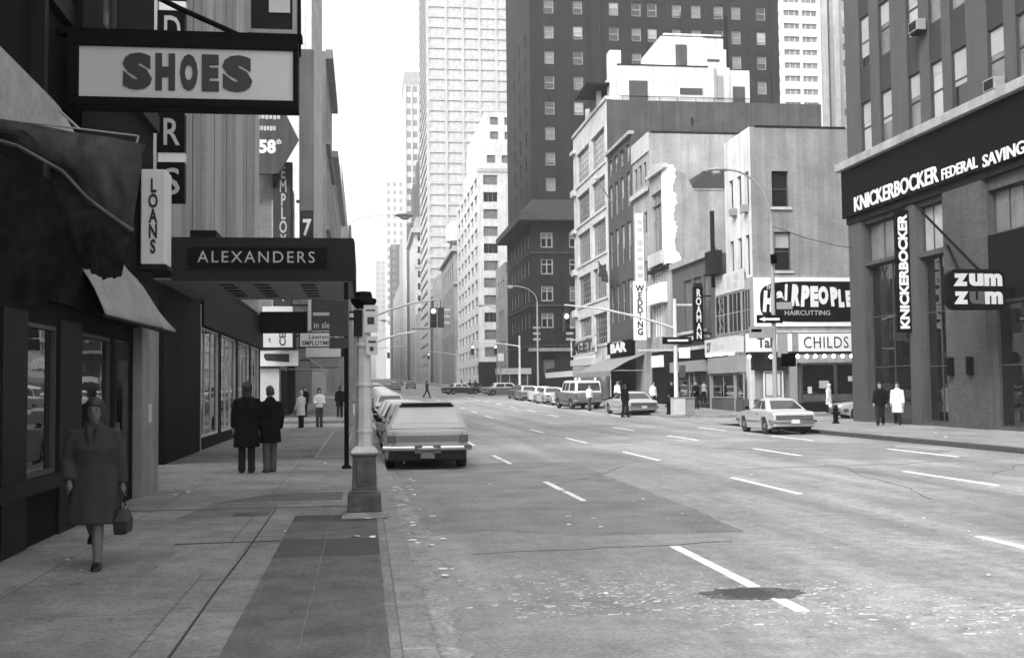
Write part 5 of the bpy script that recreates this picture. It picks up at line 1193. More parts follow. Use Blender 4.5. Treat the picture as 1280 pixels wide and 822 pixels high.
# upper canvas (pale), its end drape (dark) and the lower light flap
def lerp(a, b, t): return tuple(a[i]+(b[i]-a[i])*t for i in range(3))
def poly3(a, b, n=5): return [lerp(a, b, i/(n-1)) for i in range(n)]
aw1 = wrinkle_sheet('awning', 'pale grey canvas awning sloping over the dark shop at the upper left', [poly3((-3.17, 8.6, 4.78), (-3.3, 8.7, 4.5), 6), poly3((-3.15, 9.7, 4.75), (-3.2, 9.9, 4.2), 6), poly3((-3.14, 10.6, 4.72), (-3.2, 10.6, 4.1), 6), poly3((-3.13, 12.0, 4.68), (-3.1, 12.0, 4.0), 6), poly3((-3.1, 12.6, 4.5), (-2.9, 12.6, 4.0), 6), poly3((-2.95, 13.3, 4.45), (-2.8, 13.3, 3.9), 6)], 'canvas_pale', 18, .02, seed=3)
mb = MB(); mb.tube([(-3.7, 9.02, 3.92), (-1.75, 9.02, 3.71)], .008, 8); mb.tube([(-1.75, 9.02, 3.71), (-1.815, 9.0, 3.42)], .009, 8); mb.tube([(-2.2, 9.03, 3.76), (-2.35, 9.03, 3.9)], .012, 6); mb.build('frame', M['midmetal'], aw1)
def flap(label, top, mid, bot, y, m, seed, amp=.03, nseg=30):
    cols = []
    for t, c_, b_ in zip(top, mid, bot):
        q = []
        for i in range(9):
            f = i/8; a = (1-f)**2; g = 2*f*(1-f); c = f*f
            mx, mz = 2*c_[0]-.5*(t[0]+b_[0]), 2*c_[1]-.5*(t[1]+b_[1])
            q.append((a*t[0]+g*mx+c*b_[0], y-.10*math.sin(f*3.1), a*t[1]+g*mz+c*b_[1]))
        cols.append(q)
    return wrinkle_sheet('awning', label, cols, m, nseg, amp, .015, seed=seed)
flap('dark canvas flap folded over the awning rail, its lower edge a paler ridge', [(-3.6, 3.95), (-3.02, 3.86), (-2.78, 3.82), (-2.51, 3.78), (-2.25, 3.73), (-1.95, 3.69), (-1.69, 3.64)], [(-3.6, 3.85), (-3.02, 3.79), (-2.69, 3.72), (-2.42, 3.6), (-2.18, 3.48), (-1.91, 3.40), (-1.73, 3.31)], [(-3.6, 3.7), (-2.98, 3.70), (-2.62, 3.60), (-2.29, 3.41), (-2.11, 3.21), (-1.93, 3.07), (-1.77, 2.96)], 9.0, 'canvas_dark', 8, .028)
rl_ = D.objects['awning.001']; mb = MB(); mb.tube([(-3.6, 8.92, 3.7), (-2.98, 8.9, 3.69), (-2.62, 8.9, 3.59), (-2.29, 8.9, 3.40), (-2.11, 8.9, 3.20), (-1.93, 8.9, 3.06), (-1.77, 8.92, 2.95)], .016, 6); mb.build('hem', M['canvas_hem'], rl_, smooth=60)  # paler tone along the flap's lower edge
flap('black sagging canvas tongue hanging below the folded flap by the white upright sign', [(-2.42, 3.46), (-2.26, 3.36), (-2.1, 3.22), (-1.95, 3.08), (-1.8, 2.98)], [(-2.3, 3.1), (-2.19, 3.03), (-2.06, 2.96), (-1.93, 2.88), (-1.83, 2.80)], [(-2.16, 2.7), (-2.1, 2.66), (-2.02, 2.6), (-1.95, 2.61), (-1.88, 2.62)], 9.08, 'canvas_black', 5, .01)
flap('black sheet added for the deep shade under the folded flap', [(-3.65, 3.7), (-3.1, 3.66), (-2.7, 3.55), (-2.4, 3.35), (-2.15, 3.1)], [(-3.65, 3.1), (-3.1, 3.1), (-2.7, 3.05), (-2.42, 2.95), (-2.2, 2.8)], [(-3.68, 2.45), (-3.1, 2.42), (-2.75, 2.42), (-2.5, 2.45), (-2.3, 2.5)], 9.4, 'canvas_black', 11, .03)  # added black sheet, stands in for the deep shade behind the flaps
cols3 = [poly3((-3.68, 15.1, 3.5), (-3.3, 14.9, 2.72), 6), poly3((-3.66, 16.4, 3.42), (-3.27, 16.2, 2.7), 6), poly3((-3.6, 17.0, 3.72), (-3.2, 17.4, 2.72), 6), poly3((-3.55, 17.6, 3.55), (-3.16, 18.2, 2.72), 6), poly3((-3.6, 18.6, 3.5), (-3.1, 19.1, 2.7), 6)]
aw3 = wrinkle_sheet('awning', 'light canvas flap hanging low above the woman in the tweed coat', cols3, 'canvas_light', 22, .022, seed=6)
mb = MB(); mb.tube([(-3.3, 14.9, 2.69), (-3.1, 19.12, 2.67)], .025, 6); mb.build('frame', M['dark'], aw3)
# SHOES sign with its hangers
sg = thing('shoes_sign', 'long pale sign in a black frame with fat dark letters reading SHOES', 'sign', (-2.1, 14, 5.1))
part(sg, 'frame', 'black', (-3.55, -.8, 13.96, 14.3, 5.92, 6.06), (-3.55, -.8, 13.96, 14.3, 5.18, 5.29), (-3.55, -3.42, 13.96, 14.3, 5.291, 5.919), (-.86, -.8, 13.96, 14.3, 5.291, 5.919), bevel=.01)
fc = part(sg, 'face', 'offwhite', (-3.419, -.861, 14.0, 14.28, 5.285, 5.925))
for ch, a, b in (('S', 270, 425), ('H', 443, 547), ('O', 573, 668), ('E', 690, 782), ('S', 800, 962)):
    x0 = -3.395+(90+a*.2344-102)*.00955; x1 = -3.395+(90+b*.2344-102)*.00955
    text(fc, ch, M['ink'], ((x0+x1)/2, 13.999, 5.63-.012), SU, SV, x1-x0, .455, .02, .07)
part(sg, 'top_beam', 'black', (-3.7, -.75, 14.0, 14.2, 6.07, 6.14)); mb = MB(); mb.tube([(-3.7, 14.1, 7.15), (-2.25, 14.1, 6.45), (-1.45, 14.1, 6.1)], .035, 8); mb.build('stay_rod', M['black'], sg)
ub = thing('framed_sign', 'dark framed panel with a pale square standing above the long shoe sign', 'sign', (-1.1, 14.1, 6.1))
part(ub, 'frame', 'midmetal', (-1.43, -.82, 14.02, 14.2, 6.15, 6.2), (-1.43, -.82, 14.02, 14.2, 7.1, 7.15), (-1.43, -1.38, 14.02, 14.2, 6.201, 7.099), (-.87, -.82, 14.02, 14.2, 6.201, 7.099))
part(ub, 'panel', 'dark', (-1.379, -.871, 14.06, 14.18, 6.201, 7.099)); part(ub, 'pale_square', 'offwhite', (-1.16, -.9, 14.04, 14.058, 6.42, 6.66)); part(ub, 'pale_bar', 'offwhite', (-1.37, -.9, 14.04, 14.058, 6.662, 6.7))
part(ub, 'post', 'black', (-.85, -.78, 14.25, 14.35, 5.95, 7.2))
# LOANS sign
ls = thing('loans_sign', 'white upright box sign with dark stacked letters reading LOANS', 'sign', (-3.4, 19, 3.8))
part(ls, 'box', 'white', (-3.64, -3.24, 18.98, 19.55, 3.8, 5.38), bevel=.02); part(ls, 'base', 'dark', (-3.66, -3.22, 18.97, 19.57, 3.72, 3.79)); text(ls, 'LOANS', M['ink'], (-3.44, 18.978, 4.6), SU, SV, .15, 1.25, .012, .03, stack=True); part(ls, 'bracket', 'dark', (-3.7, -3.645, 19.1, 19.4, 4.2, 4.3), (-3.7, -3.645, 19.1, 19.4, 5.0, 5.1))
# D R S panels of the drug store sign
ds = thing('panel_sign', 'column of black letter panels alternating with white blocks reading D, R and S', 'sign', (-4.1, 24.6, 5.6))
part(ds, 'rail', 'palemetal', (-4.5, -4.38, 24.5, 24.7, 5.7, 12)); 
for z, ch in ((5.75, 'S'), (6.82, 'R'), (7.95, ''), (9.05, 'D'), (10.2, ''), (11.2, '')):
    p = part(ds, 'letter_panel', 'black', (-4.36, -3.8, 24.48, 24.75, z, z+.85)); part(ds, 'white_block', 'white', (-4.34, -3.79, 24.5, 24.74, z+.86, z+1.06))
    if ch: text(p, ch, M['lettergrey'], (-4.06, 24.478, z+.44), SU, SV, .34, .58, .012, .01)
part(ds, 'bracket', 'dark', (-4.75, -4.5, 24.5, 24.65, 6.6, 6.7), (-6, -4.5, 27.2, 27.3, 9.6, 9.7))
# department store
sw_ = [(33.1, 37.6, .35, 3.6), (38.2, 42.6, .35, 3.6), (43.2, 47.4, .35, 3.6), (48.0, 51.8, .35, 3.6)]
st = thing('department_store', 'department store with dark granite base, tall show windows and pale fluted piers above', 'building', (XL, 27.2, -.1))
mb = MB(); wall_grid(mb, 'E', XL, 27.2, 52.3, -.1, 5.2, sw_, .1); wall_grid(mb, 'S', 27.2, -16, XL, -.1, 5.2); wall_grid(mb, 'N', 52.3, -16, XL, -.1, 5.2); mb.build('wall', M['granite'], st, fix=False)
mb = MB(); wall_grid(mb, 'E', XL-.7, 27.2, 52.3, 5.2, 26); wall_grid(mb, 'S', 27.2, -16, XL-.7, 5.2, 26); wall_grid(mb, 'N', 52.3, -16, XL-.7, 5.2, 26); mb.build('wall', M['stone'], st, fix=False)
part(st, 'roof', 'roof', (-16, XL-.75, 27.3, 52.2, 25.4, 25.5)); part(st, 'ledge', 'stone', (XL-.9, XL-.01, 27.2, 52.3, 5.2, 5.4))
for a, b in ((27.22, 30.2), (34.9, 38.4), (43.0, 45.3), (50.4, 52.28)):
    part(st, 'pier', 'stone_pale', (XL-.69, XL-.05, a, b, 5.41, 26), bevel=.02)
for a, b in ((30.21, 34.89), (38.41, 42.99), (45.31, 50.39)): part(st, 'panel', 'stone', (XL-.69, XL-.2, a, b, 5.41, 26))
for y in (33.0, 36.6, 41, 48): part(st, 'joint', 'spandrel', (XL-.045, XL-.035, y, y+.03, 5.5, 25.9)) if y == 36.6 else part(st, 'joint', 'spandrel', (XL-.195, XL-.185, y, y+.03, 5.5, 25.9))
for o in sw_:
    w = window_obj(st, 'E', XL, o, 'frame_pale', 'g_shop', .08, 'grid', grid=(3, 1), fw=.07)
    part(st, 'reflection_backdrop', 'offwhite', *[(XL-.9, XL-.6, o[0]+.25+1.05*k, o[0]+.95+1.05*k, .6, 2.6+.3*(k % 2)) for k in range(4)])  # pale boards added to imitate reflections in the show windows
part(st, 'granite_pier', 'granite', (XL-.5, XL+.05, 27.15, 33.0, -.1, 4.35)); part(st, 'pier_edge', 'palemetal', (XL-.1, XL+.07, 33.0, 33.08, -.1, 4.2)); part(st, 'fascia', 'dark', (XL+.0, XL+.12, 33.2, 52.3, 3.62, 4.9))
part(st, 'upper_box', 'black', (-4.05, -3.45, 27.0, 28, 5.3, 5.5))
# marquee
mq = thing('marquee', 'black projecting marquee with spaced white letters above the left pavement', 'marquee', (-2.2, 26, 4.2))
part(mq, 'canopy', 'black', (-4.75, -.24, 26.06, 31.8, 4.28, 5.18)); part(mq, 'fascia', 'dark', (-4.3, -.22, 26.0, 26.055, 4.2, 5.2)); pn = part(mq, 'sign_panel', 'black', (-3.95, -.85, 25.97, 25.998, 4.5, 4.97)); part(mq, 'panel_rim', 'dark', (-4.0, -.8, 25.98, 25.999, 4.975, 5.0), (-4.0, -.8, 25.98, 25.999, 4.47, 4.495))
text(pn, 'ALEXANDERS', M['lettergrey'], (-2.42, 25.969, 4.75), SU, SV, 2.62, .26, .015, .0, space=1.25)
part(mq, 'end_panel', 'dark', (-.238, -.2, 26.06, 31.8, 4.2, 5.15)); part(mq, 'soffit', 'midmetal', (-4.7, -.26, 26.1, 31.75, 4.24, 4.279))
for x in (-3.4, -2.6, -1.5):
    for y in (27.2, 28.0, 28.8, 29.6, 30.4): part(mq, 'light_panel', 'dark', (x, x+.35, y, y+.12, 4.215, 4.239))
# far left corner and beyond
cl = thing('corner_shop_building', 'low pale brick corner building past the crossing with a bright blank side wall', 'building', (XL, 65, 0))
mb = MB(); wall_grid(mb, 'S', 65, -18, XL, 0, 15.2); mb.build('wall', M['brick_mid'], cl, fix=False); mb = MB(); wall_grid(mb, 'E', XL, 65, 78, 0, 15.2, [(66+3*k, 67.6+3*k, z, z+2) for z in (5.2, 9, 12) for k in range(4)]); wall_grid(mb, 'N', 78, -18, XL, 0, 15.2); mb.build('wall', M['brick_mid'], cl, fix=False)
for z in (5.2, 9, 12):
    for k in range(4): window_obj(cl, 'E', XL, (66+3*k, 67.6+3*k, z, z+2), 'frame_mid', 'g_mid', .15, 'sash')
part(cl, 'roof', 'roof', (-18, XL-.05, 65.1, 77.9, 14.6, 14.7)); part(cl, 'coping', 'stone', (-18, XL+.12, 64.9, 65.2, 15.2, 15.45)); part(cl, 'pilaster', 'stone_pale', (-5.2, XL-.02, 64.85, 64.98, 4.8, 12.6))
part(cl, 'blank_panel', 'offwhite', (-6.4, -4.78, 64.9, 64.99, .1, 2.95)); part(cl, 'door_recess', 'black', (XL-.02, XL+.03, 65.3, 70.5, 0, 2.9)); part(cl, 'shopfront', 'darkmatt', (XL, XL+.06, 70.6, 77.9, 0, 3.6))
sgn = thing('banner_sign', 'white banner with a slanted dark arrow shape over the bright blank wall', 'sign', (-5, 64.6, 3.2)); part(sgn, 'panel', 'white', (-6.1, -3.7, 64.6, 64.8, 3.1, 3.95)); mb = MB(); mb.hexa([(-5.6, 64.58, 3.6), (-5.5, 64.58, 3.42), (-4.2, 64.58, 3.3), (-4.2, 64.58, 3.5), (-5.6, 64.599, 3.75), (-5.5, 64.599, 3.8), (-4.2, 64.599, 3.75), (-4.2, 64.599, 3.78)]); mb.build('mark', M['ink'], sgn)
sgn = thing('box_sign', 'small white box sign with a few dark marks under the black panel', 'sign', (-4.8, 63.6, 4)); part(sgn, 'frame', 'dark', (-5.7, -3.75, 63.6, 63.9, 3.98, 5.05)); f = part(sgn, 'face', 'white', (-5.55, -3.95, 63.57, 63.599, 4.12, 4.95)); text(f, 'CE', M['ink'], (-4.5, 63.568, 4.55), SV, (-1,0,0), .7, .36, .01, .02); text(f, 't', M['ink'], (-5.2, 63.568, 4.52), SU, SV, .16, .26, .01)
sgn = thing('black_panel_sign', 'large blank black sign panel hung below the marquee beyond the show windows', 'sign', (-3.5, 50.6, 4.3)); part(sgn, 'panel', 'black', (-4.55, -2.5, 50.5, 50.8, 4.25, 5.2)); part(sgn, 'hanger', 'dark', (-4.69, -4.56, 50.55, 50.7, 4.4, 5.0)); 
sgn = thing('box_sign', 'white box sign with a dark clock-like mark just under the marquee edge', 'sign', (-4.8, 63.6, 5.3)); part(sgn, 'face', 'white', (-5.6, -3.95, 63.57, 63.8, 5.55, 6.4)); mb = MB(); mb.lathe([(.3, 63.568), (.3, 63.55), (.02, 63.55)], (-4.6, 0, 5.8), 16, axis='y'); mb.build('mark', M['ink'], sgn); part(sgn, 'bracket', 'dark', (-4.9, -4.7, 63.81, 65, 5.9, 6.0))
sgn = thing('employment_sign', 'white two-line agency sign hung over the far left pavement', 'sign', (-2.6, 68, 4.3)); part(sgn, 'frame', 'dark', (-3.85, -1.35, 68.0, 68.2, 4.25, 5.2)); f = part(sgn, 'face', 'white', (-3.78, -1.42, 67.97, 67.999, 4.32, 5.12)); text(f, 'Lawrence', M['ink'], (-2.5, 67.968, 4.9), SU, SV, 1.5, .26, .01, .01); text(f, 'EMPLOYMENT', M['ink'], (-2.6, 67.968, 4.53), SU, SV, 2.1, .28, .01, .02); part(sgn, 'bracket', 'dark', (-4.7, -3.86, 68.05, 68.15, 4.9, 5.0))
sgn = thing('shop_sign', 'grey hanging shop sign with white lower-case lettering beside the black panel', 'sign', (-2.6, 70, 5.4)); part(sgn, 'panel', 'stucco_dark', (-3.2, -1.7, 70, 70.25, 5.4, 7.5)); text(sgn, 'in slee', M['letter'], (-2.45, 69.998, 5.72), SU, SV, 1.2, .4, .01, .01); part(sgn, 'stripe', 'offwhite', (-3.1, -1.9, 69.98, 69.999, 6.3, 6.5)); part(sgn, 'side_strip', 'white', (-3.4, -3.21, 70, 70.2, 5.4, 7.5)); part(sgn, 'bracket', 'dark', (-4.7, -3.41, 70.05, 70.15, 6.9, 7.0))
awning('shop_awning', 'pale sloping shop awning low on the far left pavement', 70, 76.5, XL+.08, 4.3, -2.4, 3.0, .35, 'canvas_pale', False)
for i, (y, x1, z, w, h) in enumerate(((79, -1.6, 4.0, 2.4, 1.0), (84, -1.9, 3.4, 2.0, .8), (90, -1.4, 4.4, 2.2, 1.2), (97, -1.8, 5.6, 1.6, 2.0))):
    sgn = thing('projecting_sign', ('white lettered sign projecting just past the shop awning', 'low grey sign projecting second past the shop awning', 'dark sign projecting third along the far left shops', 'tall pale sign projecting last along the far left shops')[i], 'sign', (x1, y, z)); part(sgn, 'panel', ('white', 'midmetal', 'dark', 'offwhite')[i], (x1-w, x1, y, y+.25, z, z+h), bevel=.02); part(sgn, 'rim', 'dark', (x1-w-.06, x1+.06, y+.03, y+.2, z-.06, z-.002), (x1-w-.06, x1+.06, y+.03, y+.2, z+h+.002, z+h+.06)); part(sgn, 'bracket', 'dark', (XL, x1-w, y+.1, y+.2, z+h*.6, z+h*.6+.1))
# big arrow sign and the vertical employment sign
ar = thing('arrow_sign', 'large grey arrow sign pointing right with white numerals 58 high on the corner building', 'sign', (-4.5, 63.8, 14))
mb = MB(); pts = [(-6.8, 13.9), (-5.0, 13.9), (-4.72, 13.95), (-3.62, 15.9), (-4.85, 18.4), (-6.8, 18.4)]; mb.ext(pts, lambda u, v, d: (u, 63.8+d, v), 0, .3); mb.build('panel', M['stucco_dark'], ar)
text(ar, '58', M['letter'], (-5.35, 63.798, 15.45), SU, SV, .95, .8, .02, .05); text(ar, 'th', M['letter'], (-4.72, 63.798, 15.75), SU, SV, .28, .3, .02, .02)
for z, a, b in ((16.35, -5.9, -4.85), (17.0, -5.9, -4.6), (17.6, -6.0, -4.9)): part(ar, 'lettering', 'letterdim', *[(a+(b-a)*k/6, a+(b-a)*(k+.75)/6, 63.78, 63.799, z+.03*(k%2), z+.26) for k in range(6)])
mb = MB(); mb.tube([(-6.2, 64, 14.0), (-6.2, 65.2, 12)], .08, 6); mb.tube([(-5.0, 64, 14.0), (-5.0, 65.2, 12)], .08, 6); mb.build('post', M['dark'], ar)
em = thing('vertical_sign', 'tall dark vertical sign with pale stacked letters spelling EMPLOY above the marquee', 'sign', (-4.5, 64.5, 5)); part(em, 'panel', 'spandrel', (-5.08, -4.1, 64.4, 64.7, 6.5, 14.7)); part(em, 'edge', 'dark', (-4.098, -4.0, 64.42, 64.68, 6.5, 14.7)); text(em, 'EMPLOYMENT', M['lettergrey'], (-4.52, 64.398, 10.6), SU, SV, .42, 7.7, .02, .02, stack=True); part(em, 'bracket', 'dark', (-4.9, -4.7, 64.71, 65, 8, 8.1))
bl = thing('tall_blade_sign', 'very tall blank grey blade sign with a dark numeral 7 panel at its foot', 'sign', (-4.0, 80, 12)); part(bl, 'panel', 'stucco_dark', (-4.5, -3.5, 80, 80.6, 14.4, 26.0)); q = part(bl, 'number_panel', 'dark', (-4.48, -3.52, 79.97, 80.58, 12.2, 14.3)); text(q, '7', M['lettergrey'], (-3.95, 79.968, 13.2), SU, SV, .6, 1.2, .02, .03); part(bl, 'bracket', 'dark', (-4.72, -4.5, 80.2, 80.4, 15, 15.2), (-4.72, -4.5, 80.2, 80.4, 24, 24.2))
n1 = slab('brick_walkup', 'low brick walk-up next to the corner shop building on the left', -18, XL, 78.2, 103.5, 12, 'brick_mid', 3.8, 1.4, 3.4, 'g_mid', ('E',), 4)
pt = slab('pale_apartment_house', 'tall pale apartment house rising behind the left signs', -22, XL, 104, 131, 62, 'terracotta', 5.5, 1.4, 5.0, 'g_mid', ('E',), 12, 60)
b = slab('carved_stone_building', 'narrow stone building with carved edge in the left row beyond the pale house', -22, XL, 143, 172, 45, 'stone', 5, 1.6, 5, 'g_dark', ('E',), 6, 60); part(b, 'cornice', 'stone', (XL, XL+.9, 143, 172, 44, 45.2), (XL, XL+.5, 143, 172, 33, 33.6), (XL, XL+.5, 143, 172, 22, 22.5))
b = slab('stone_loft', 'grey stone loft building with small cornices far along the left row', -22, XL, 172.5, 246, 38, 'stone', 4.6, 1.6, 5, 'g_dark', ('E',), 6, 90); part(b, 'cornice', 'stone_pale', (XL, XL+.9, 172.5, 246, 37.4, 38.4))
slab('far_left_block', 'hazy block at the far left end of the row', -30, XL, 250, 460, 52, 'stone_pale', 5, 3, 10, 'g_dark', ('E',), 10, 90)  # paler stone, part of the haze is put into its colour
slab('farthest_left_block', 'faint farthest block closing the left row', -40, XL, 470, 900, 66, 'terracotta', 8, 6, 24, 'g_dark', ('E',), 10, 60)
# ================================================================== STREET FURNITURE
# old cast base lamp post in the left foreground, cut off at its cap
lp = thing('lamp_post', 'squat pale pillar on a dark stepped pedestal with a black cap at the kerb', 'lamp post', (0, 15.35, 0))
mb = MB()
def sq(h, z, cx=0, cy=15.35): return [(cx-h, cy-h, z), (cx+h, cy-h, z), (cx+h, cy+h, z), (cx-h, cy+h, z)]
mb.loft([sq(.31, 0), sq(.30, .035), sq(.25, .06), sq(.235, .075)]); mb.build('footing', M['iron_pole'], lp, bevel=.01)
mb = MB(); mb.loft([sq(.228, .076), sq(.22, .30), sq(.205, .325)]); mb.build('plinth', M['iron_dark'], lp, bevel=.012)
mb = MB(); mb.loft([sq(.185, .326), sq(.165, .36), sq(.155, .80), sq(.17, .82), sq(.17, .84)]); q = mb.build('pedestal', M['iron_dark'], lp, bevel=.012)
mb = MB(); mb.box(-.10, .10, 15.17, 15.186, .42, .76); mb.build('hatch', M['iron_dark'], q, bevel=.006)
mb = MB(); mb.loft([sq(.175, .841), sq(.18, .87), sq(.165, .90), sq(.12, .94)]); mb.build('collar', M['pole_white'], lp, bevel=.012)
mb = MB()
for a in range(4): mb.ell((.15*math.cos(R(45+90*a)), 15.35+.15*math.sin(R(45+90*a)), .905), (.035, .035, .045), 8, 6)
mb.build('boss', M['pole_white'], lp, smooth=60)
mb = MB(); mb.lathe([(.115, .93), (.108, 1.0), (.10, 1.6), (.095, 2.3), (.093, 2.82)], (0, 15.35, 0), 8); mb.build('shaft', M['pole_white'], lp)
mb = MB()
for z in (1.12, 1.75, 2.28): mb.lathe([(.112, z), (.114, z+.025), (.11, z+.05)], (0, 15.35, 0), 16)
mb.build('strap', M['palemetal'], lp)
mb = MB(); mb.lathe([(.10, 2.8), (.13, 2.83), (.17, 2.88), (.175, 2.93), (.12, 2.95), (.11, 3.0), (.1, 3.03), (.02, 3.04)], (0, 15.35, 0), 20); mb.build('cap', M['black'], lp, smooth=30)
mb = MB(); mb.box(-.135, -.02, 15.24, 15.27, 2.42, 2.78); mb.build('dark_plate', M['dark'], lp)
mb = MB(); mb.box(.0, .185, 15.2, 15.215, 2.47, 2.84); f = mb.build('notice', M['offwhite'], lp); mb = MB(); mb.box(.05, .14, 15.195, 15.1995, 2.58, 2.68); mb.box(.03, .15, 15.195, 15.1995, 2.76, 2.78); mb.build('mark', M['ink'], f)
mb = MB(); mb.box(.03, .185, 15.2, 15.215, 2.17, 2.42); f = mb.build('notice', M['offwhite'], lp); mb = MB(); mb.box(.08, .13, 15.195, 15.1995, 2.22, 2.28); mb.box(.06, .16, 15.195, 15.1995, 2.33, 2.36); mb.build('mark', M['ink'], f)
mb = MB(); mb.tube([(-.115, 15.3, .95), (-.112, 15.3, 2.42)], .012, 6); mb.build('conduit', M['midmetal'], lp)
# dark sign pole
sp = thing('sign_pole', 'slim black sign pole with a dark board at its top by the left kerb', 'sign pole', (-.38, 24.7, 0))
mb = MB(); mb.tube([(-.38, 24.7, 0), (-.38, 24.7, 4.05)], .052, 10); mb.build('pole', M['black'], sp, smooth=50)
part(sp, 'board', 'spandrel', (-.74, -.33, 24.56, 24.63, 2.86, 3.66), bevel=.01); part(sp, 'lower_board', 'spandrel', (-.74, -.34, 24.57, 24.62, 2.60, 2.84)); part(sp, 'street_name_plate', 'dark', (-.32, .08, 24.66, 24.7, 3.22, 3.42)); part(sp, 'plate_face', 'offwhite', (-.31, .06, 24.645, 24.659, 3.28, 3.37))
mb = MB(); mb.lathe([(.11, 0), (.1, .05), (.06, .09)], (-.38, 24.7, 0), 12); mb.build('base', M['black'], sp, smooth=50)
def cobra(label, x, y, zt, dx, rise=1.3, zb=None, r0=.11, thin=1.0, group='curved arm street lamps'):
    """octagonal pole with a curved arm and a cobra head pointing dx along X"""
    zb = gz(y) if zb is None else zb
    t = thing('street_lamp', label, 'street lamp', (x, y, zb), group)
    mb = MB(); mb.lathe([(.22, zb), (.2, zb+.5), (r0+.02, zb+.6), (r0, zb+1), (.07, zt-rise)], (x, y, 0), 10); mb.build('pole', M['pole_grey'], t, smooth=40)
    mb = MB(); path = [(x, y, zt-rise-.6)]
    for k in range(11):
        a = math.pi/2*k/10; path.append((x+dx*.82*(1-math.cos(a)), y, zt-rise+rise*math.sin(a)))
    path.append((x+dx*.9, y, zt-.02)); mb.tube(path, [.05*thin]+[.045*thin]*(len(path)-1), 8); mb.build('arm', M['pole_grey'], t, smooth=50)
    s = 1 if dx > 0 else -1; hx = x+dx
    mb = MB(); mb.loft([ring((x+dx*.84, y, zt), .001, .001, 10)] + [[(x+dx*.84+s*u, y+w*math.cos(2*math.pi*i/10), zt-.01+h*math.sin(2*math.pi*i/10)) for i in range(10)] for u, w, h in ((.02, .06, .05), (.2, .15, .09), (.5, .19, .11), (.75, .15, .07), (.85, .03, .02))]); mb.build('head', M['pole_grey'], t, smooth=60)
    mb = MB(); mb.ell((x+dx*.84+s*.46, y, zt-.1), (.24, .14, .12), 12, 8); mb.build('lens', M['offwhite'], t, smooth=60)
    return t
c1 = cobra('tall curved street lamp with several signs on its pole on the near right corner', 17.4, 46, 10.95, -2.3, 2.3, zb=0)
part(c1, 'one_way_sign', 'black', (16.6, 17.75, 45.83, 45.86, 4.35, 4.7)); mb = MB(); mb.hexa([(16.7, 45.815, 4.52), (16.95, 45.815, 4.42), (16.95, 45.815, 4.62), (16.7, 45.815, 4.53), (16.7, 45.828, 4.52), (16.95, 45.828, 4.42), (16.95, 45.828, 4.62), (16.7, 45.828, 4.53)]); mb.box(16.95, 17.6, 45.815, 45.828, 4.47, 4.57); mb.build('arrow', M['white'], c1)
for b_ in ((16.25, 17.3, 45.86, 45.89, 3.72, 4.2), (17.5, 18.2, 45.86, 45.89, 4.95, 5.25), (17.5, 17.95, 45.86, 45.89, 2.9, 3.9)): part(c1, 'street_board', 'midmetal', b_); part(c1, 'route_board', 'palemetal', (17.65, 18.3, 45.86, 45.89, 2.5, 3.05)); part(c1, 'ballast_box', 'pole_grey', (17.28, 17.52, 45.75, 45.88, 6.9, 7.3)); part(c1, 'lettering', 'ink', (16.35, 16.8, 45.85, 45.859, 3.98, 4.1))
cobra('curved street lamp before the dark hotel at the right kerb', 17.45, 112, 12.0, -2.7, 1.6)
cobra('curved street lamp with a small white plate near the second crossing', 17.45, 143.5, 12.4, -2.4, 1.6)
part(D.objects['street_lamp.002'], 'plate', 'white', (17.1, 17.9, 143.3, 143.35, 5.2, 6.2))
cobra('street lamp half hidden above the marquee end on the left kerb', -.62, 53.0 - .6, 9.85, 2.5, .5, thin=.3)
cobra('small curved street lamp far along the left kerb', .1, 143.5, 10.5, 2.4, 1.3)
def signal_head(parent, x, y, z, face=-1, lit=0, side=False):
    """three-lens head; face -1 looks at the camera"""
    mb = MB(); mb.box(x-.18, x+.18, y-.12, y+.12, z-.55, z+.55); h = mb.build('signal_head', M['housing'], parent, bevel=.03)
    for k in range(3):
        zz = z+.35-.35*k
        if side:
            mb = MB(); mb.ext([(.13*math.cos(R(a)), .13*math.sin(R(a))) for a in range(0, 181, 20)], lambda u, v, d: (x+.18+d, y+u, zz+v), 0, .28); mb.build('visor', M['palemetal'], h)
        else:
            mb = MB(); mb.lathe([(.13, y-.121), (.13, y-.15), (.01, y-.16)], (x, 0, zz), 14, axis='y'); mb.build('lens', M['signal_on'] if k == lit else M['signal_off'], h)
            mb = MB(); mb.ext([(.15*math.cos(R(a)), .15*math.sin(R(a))) for a in range(-10, 191, 20)] + [(.135*math.cos(R(a)), .135*math.sin(R(a))) for a in range(190, -11, -20)], lambda u, v, d: (x+u, y-.12-d, zz+v), 0, .22); mb.build('visor', M['housing'], h)
def mast(label, x, y, zt, za, dx, zend, heads, zb=None):
    zb = gz(y) if zb is None else zb
    t = thing('traffic_signal', label, 'traffic signal', (x, y, zb), 'mast arm traffic signals')
    mb = MB(); mb.lathe([(.24, zb), (.22, zb+.35), (.13, zb+.5), (.12, zb+3), (.10, zt)], (x, y, 0), 10); mb.build('pole', M['pole_pale'], t, smooth=40)
    mb = MB(); mb.tube([(x, y, za), (x+dx*.3, y, za+(zend-za)*.45), (x+dx*.65, y, za+(zend-za)*.82), (x+dx, y, zend)], [.075, .065, .055, .045], 8); mb.build('arm', M['pole_pale'], t, smooth=50)
    for f, side, lit in heads:
        xx = x+dx*f; zz = za+(zend-za)*(f if f > .65 else f)+(.0)
        mb = MB(); mb.tube([(xx, y, zend-.05 if f > .8 else za), (xx, y, zend-.5)], .03, 6); mb.build('hanger', M['housing'], t)
        signal_head(t, xx, y, zend-1.0, lit=lit, side=side)
    return t
t = mast('long traffic signal arm reaching left over the road from the pale pole by the shop', 17.6, 62, 6.7, 5.0, -6.4, 6.35, ((.985, False, 0),), gz(62))
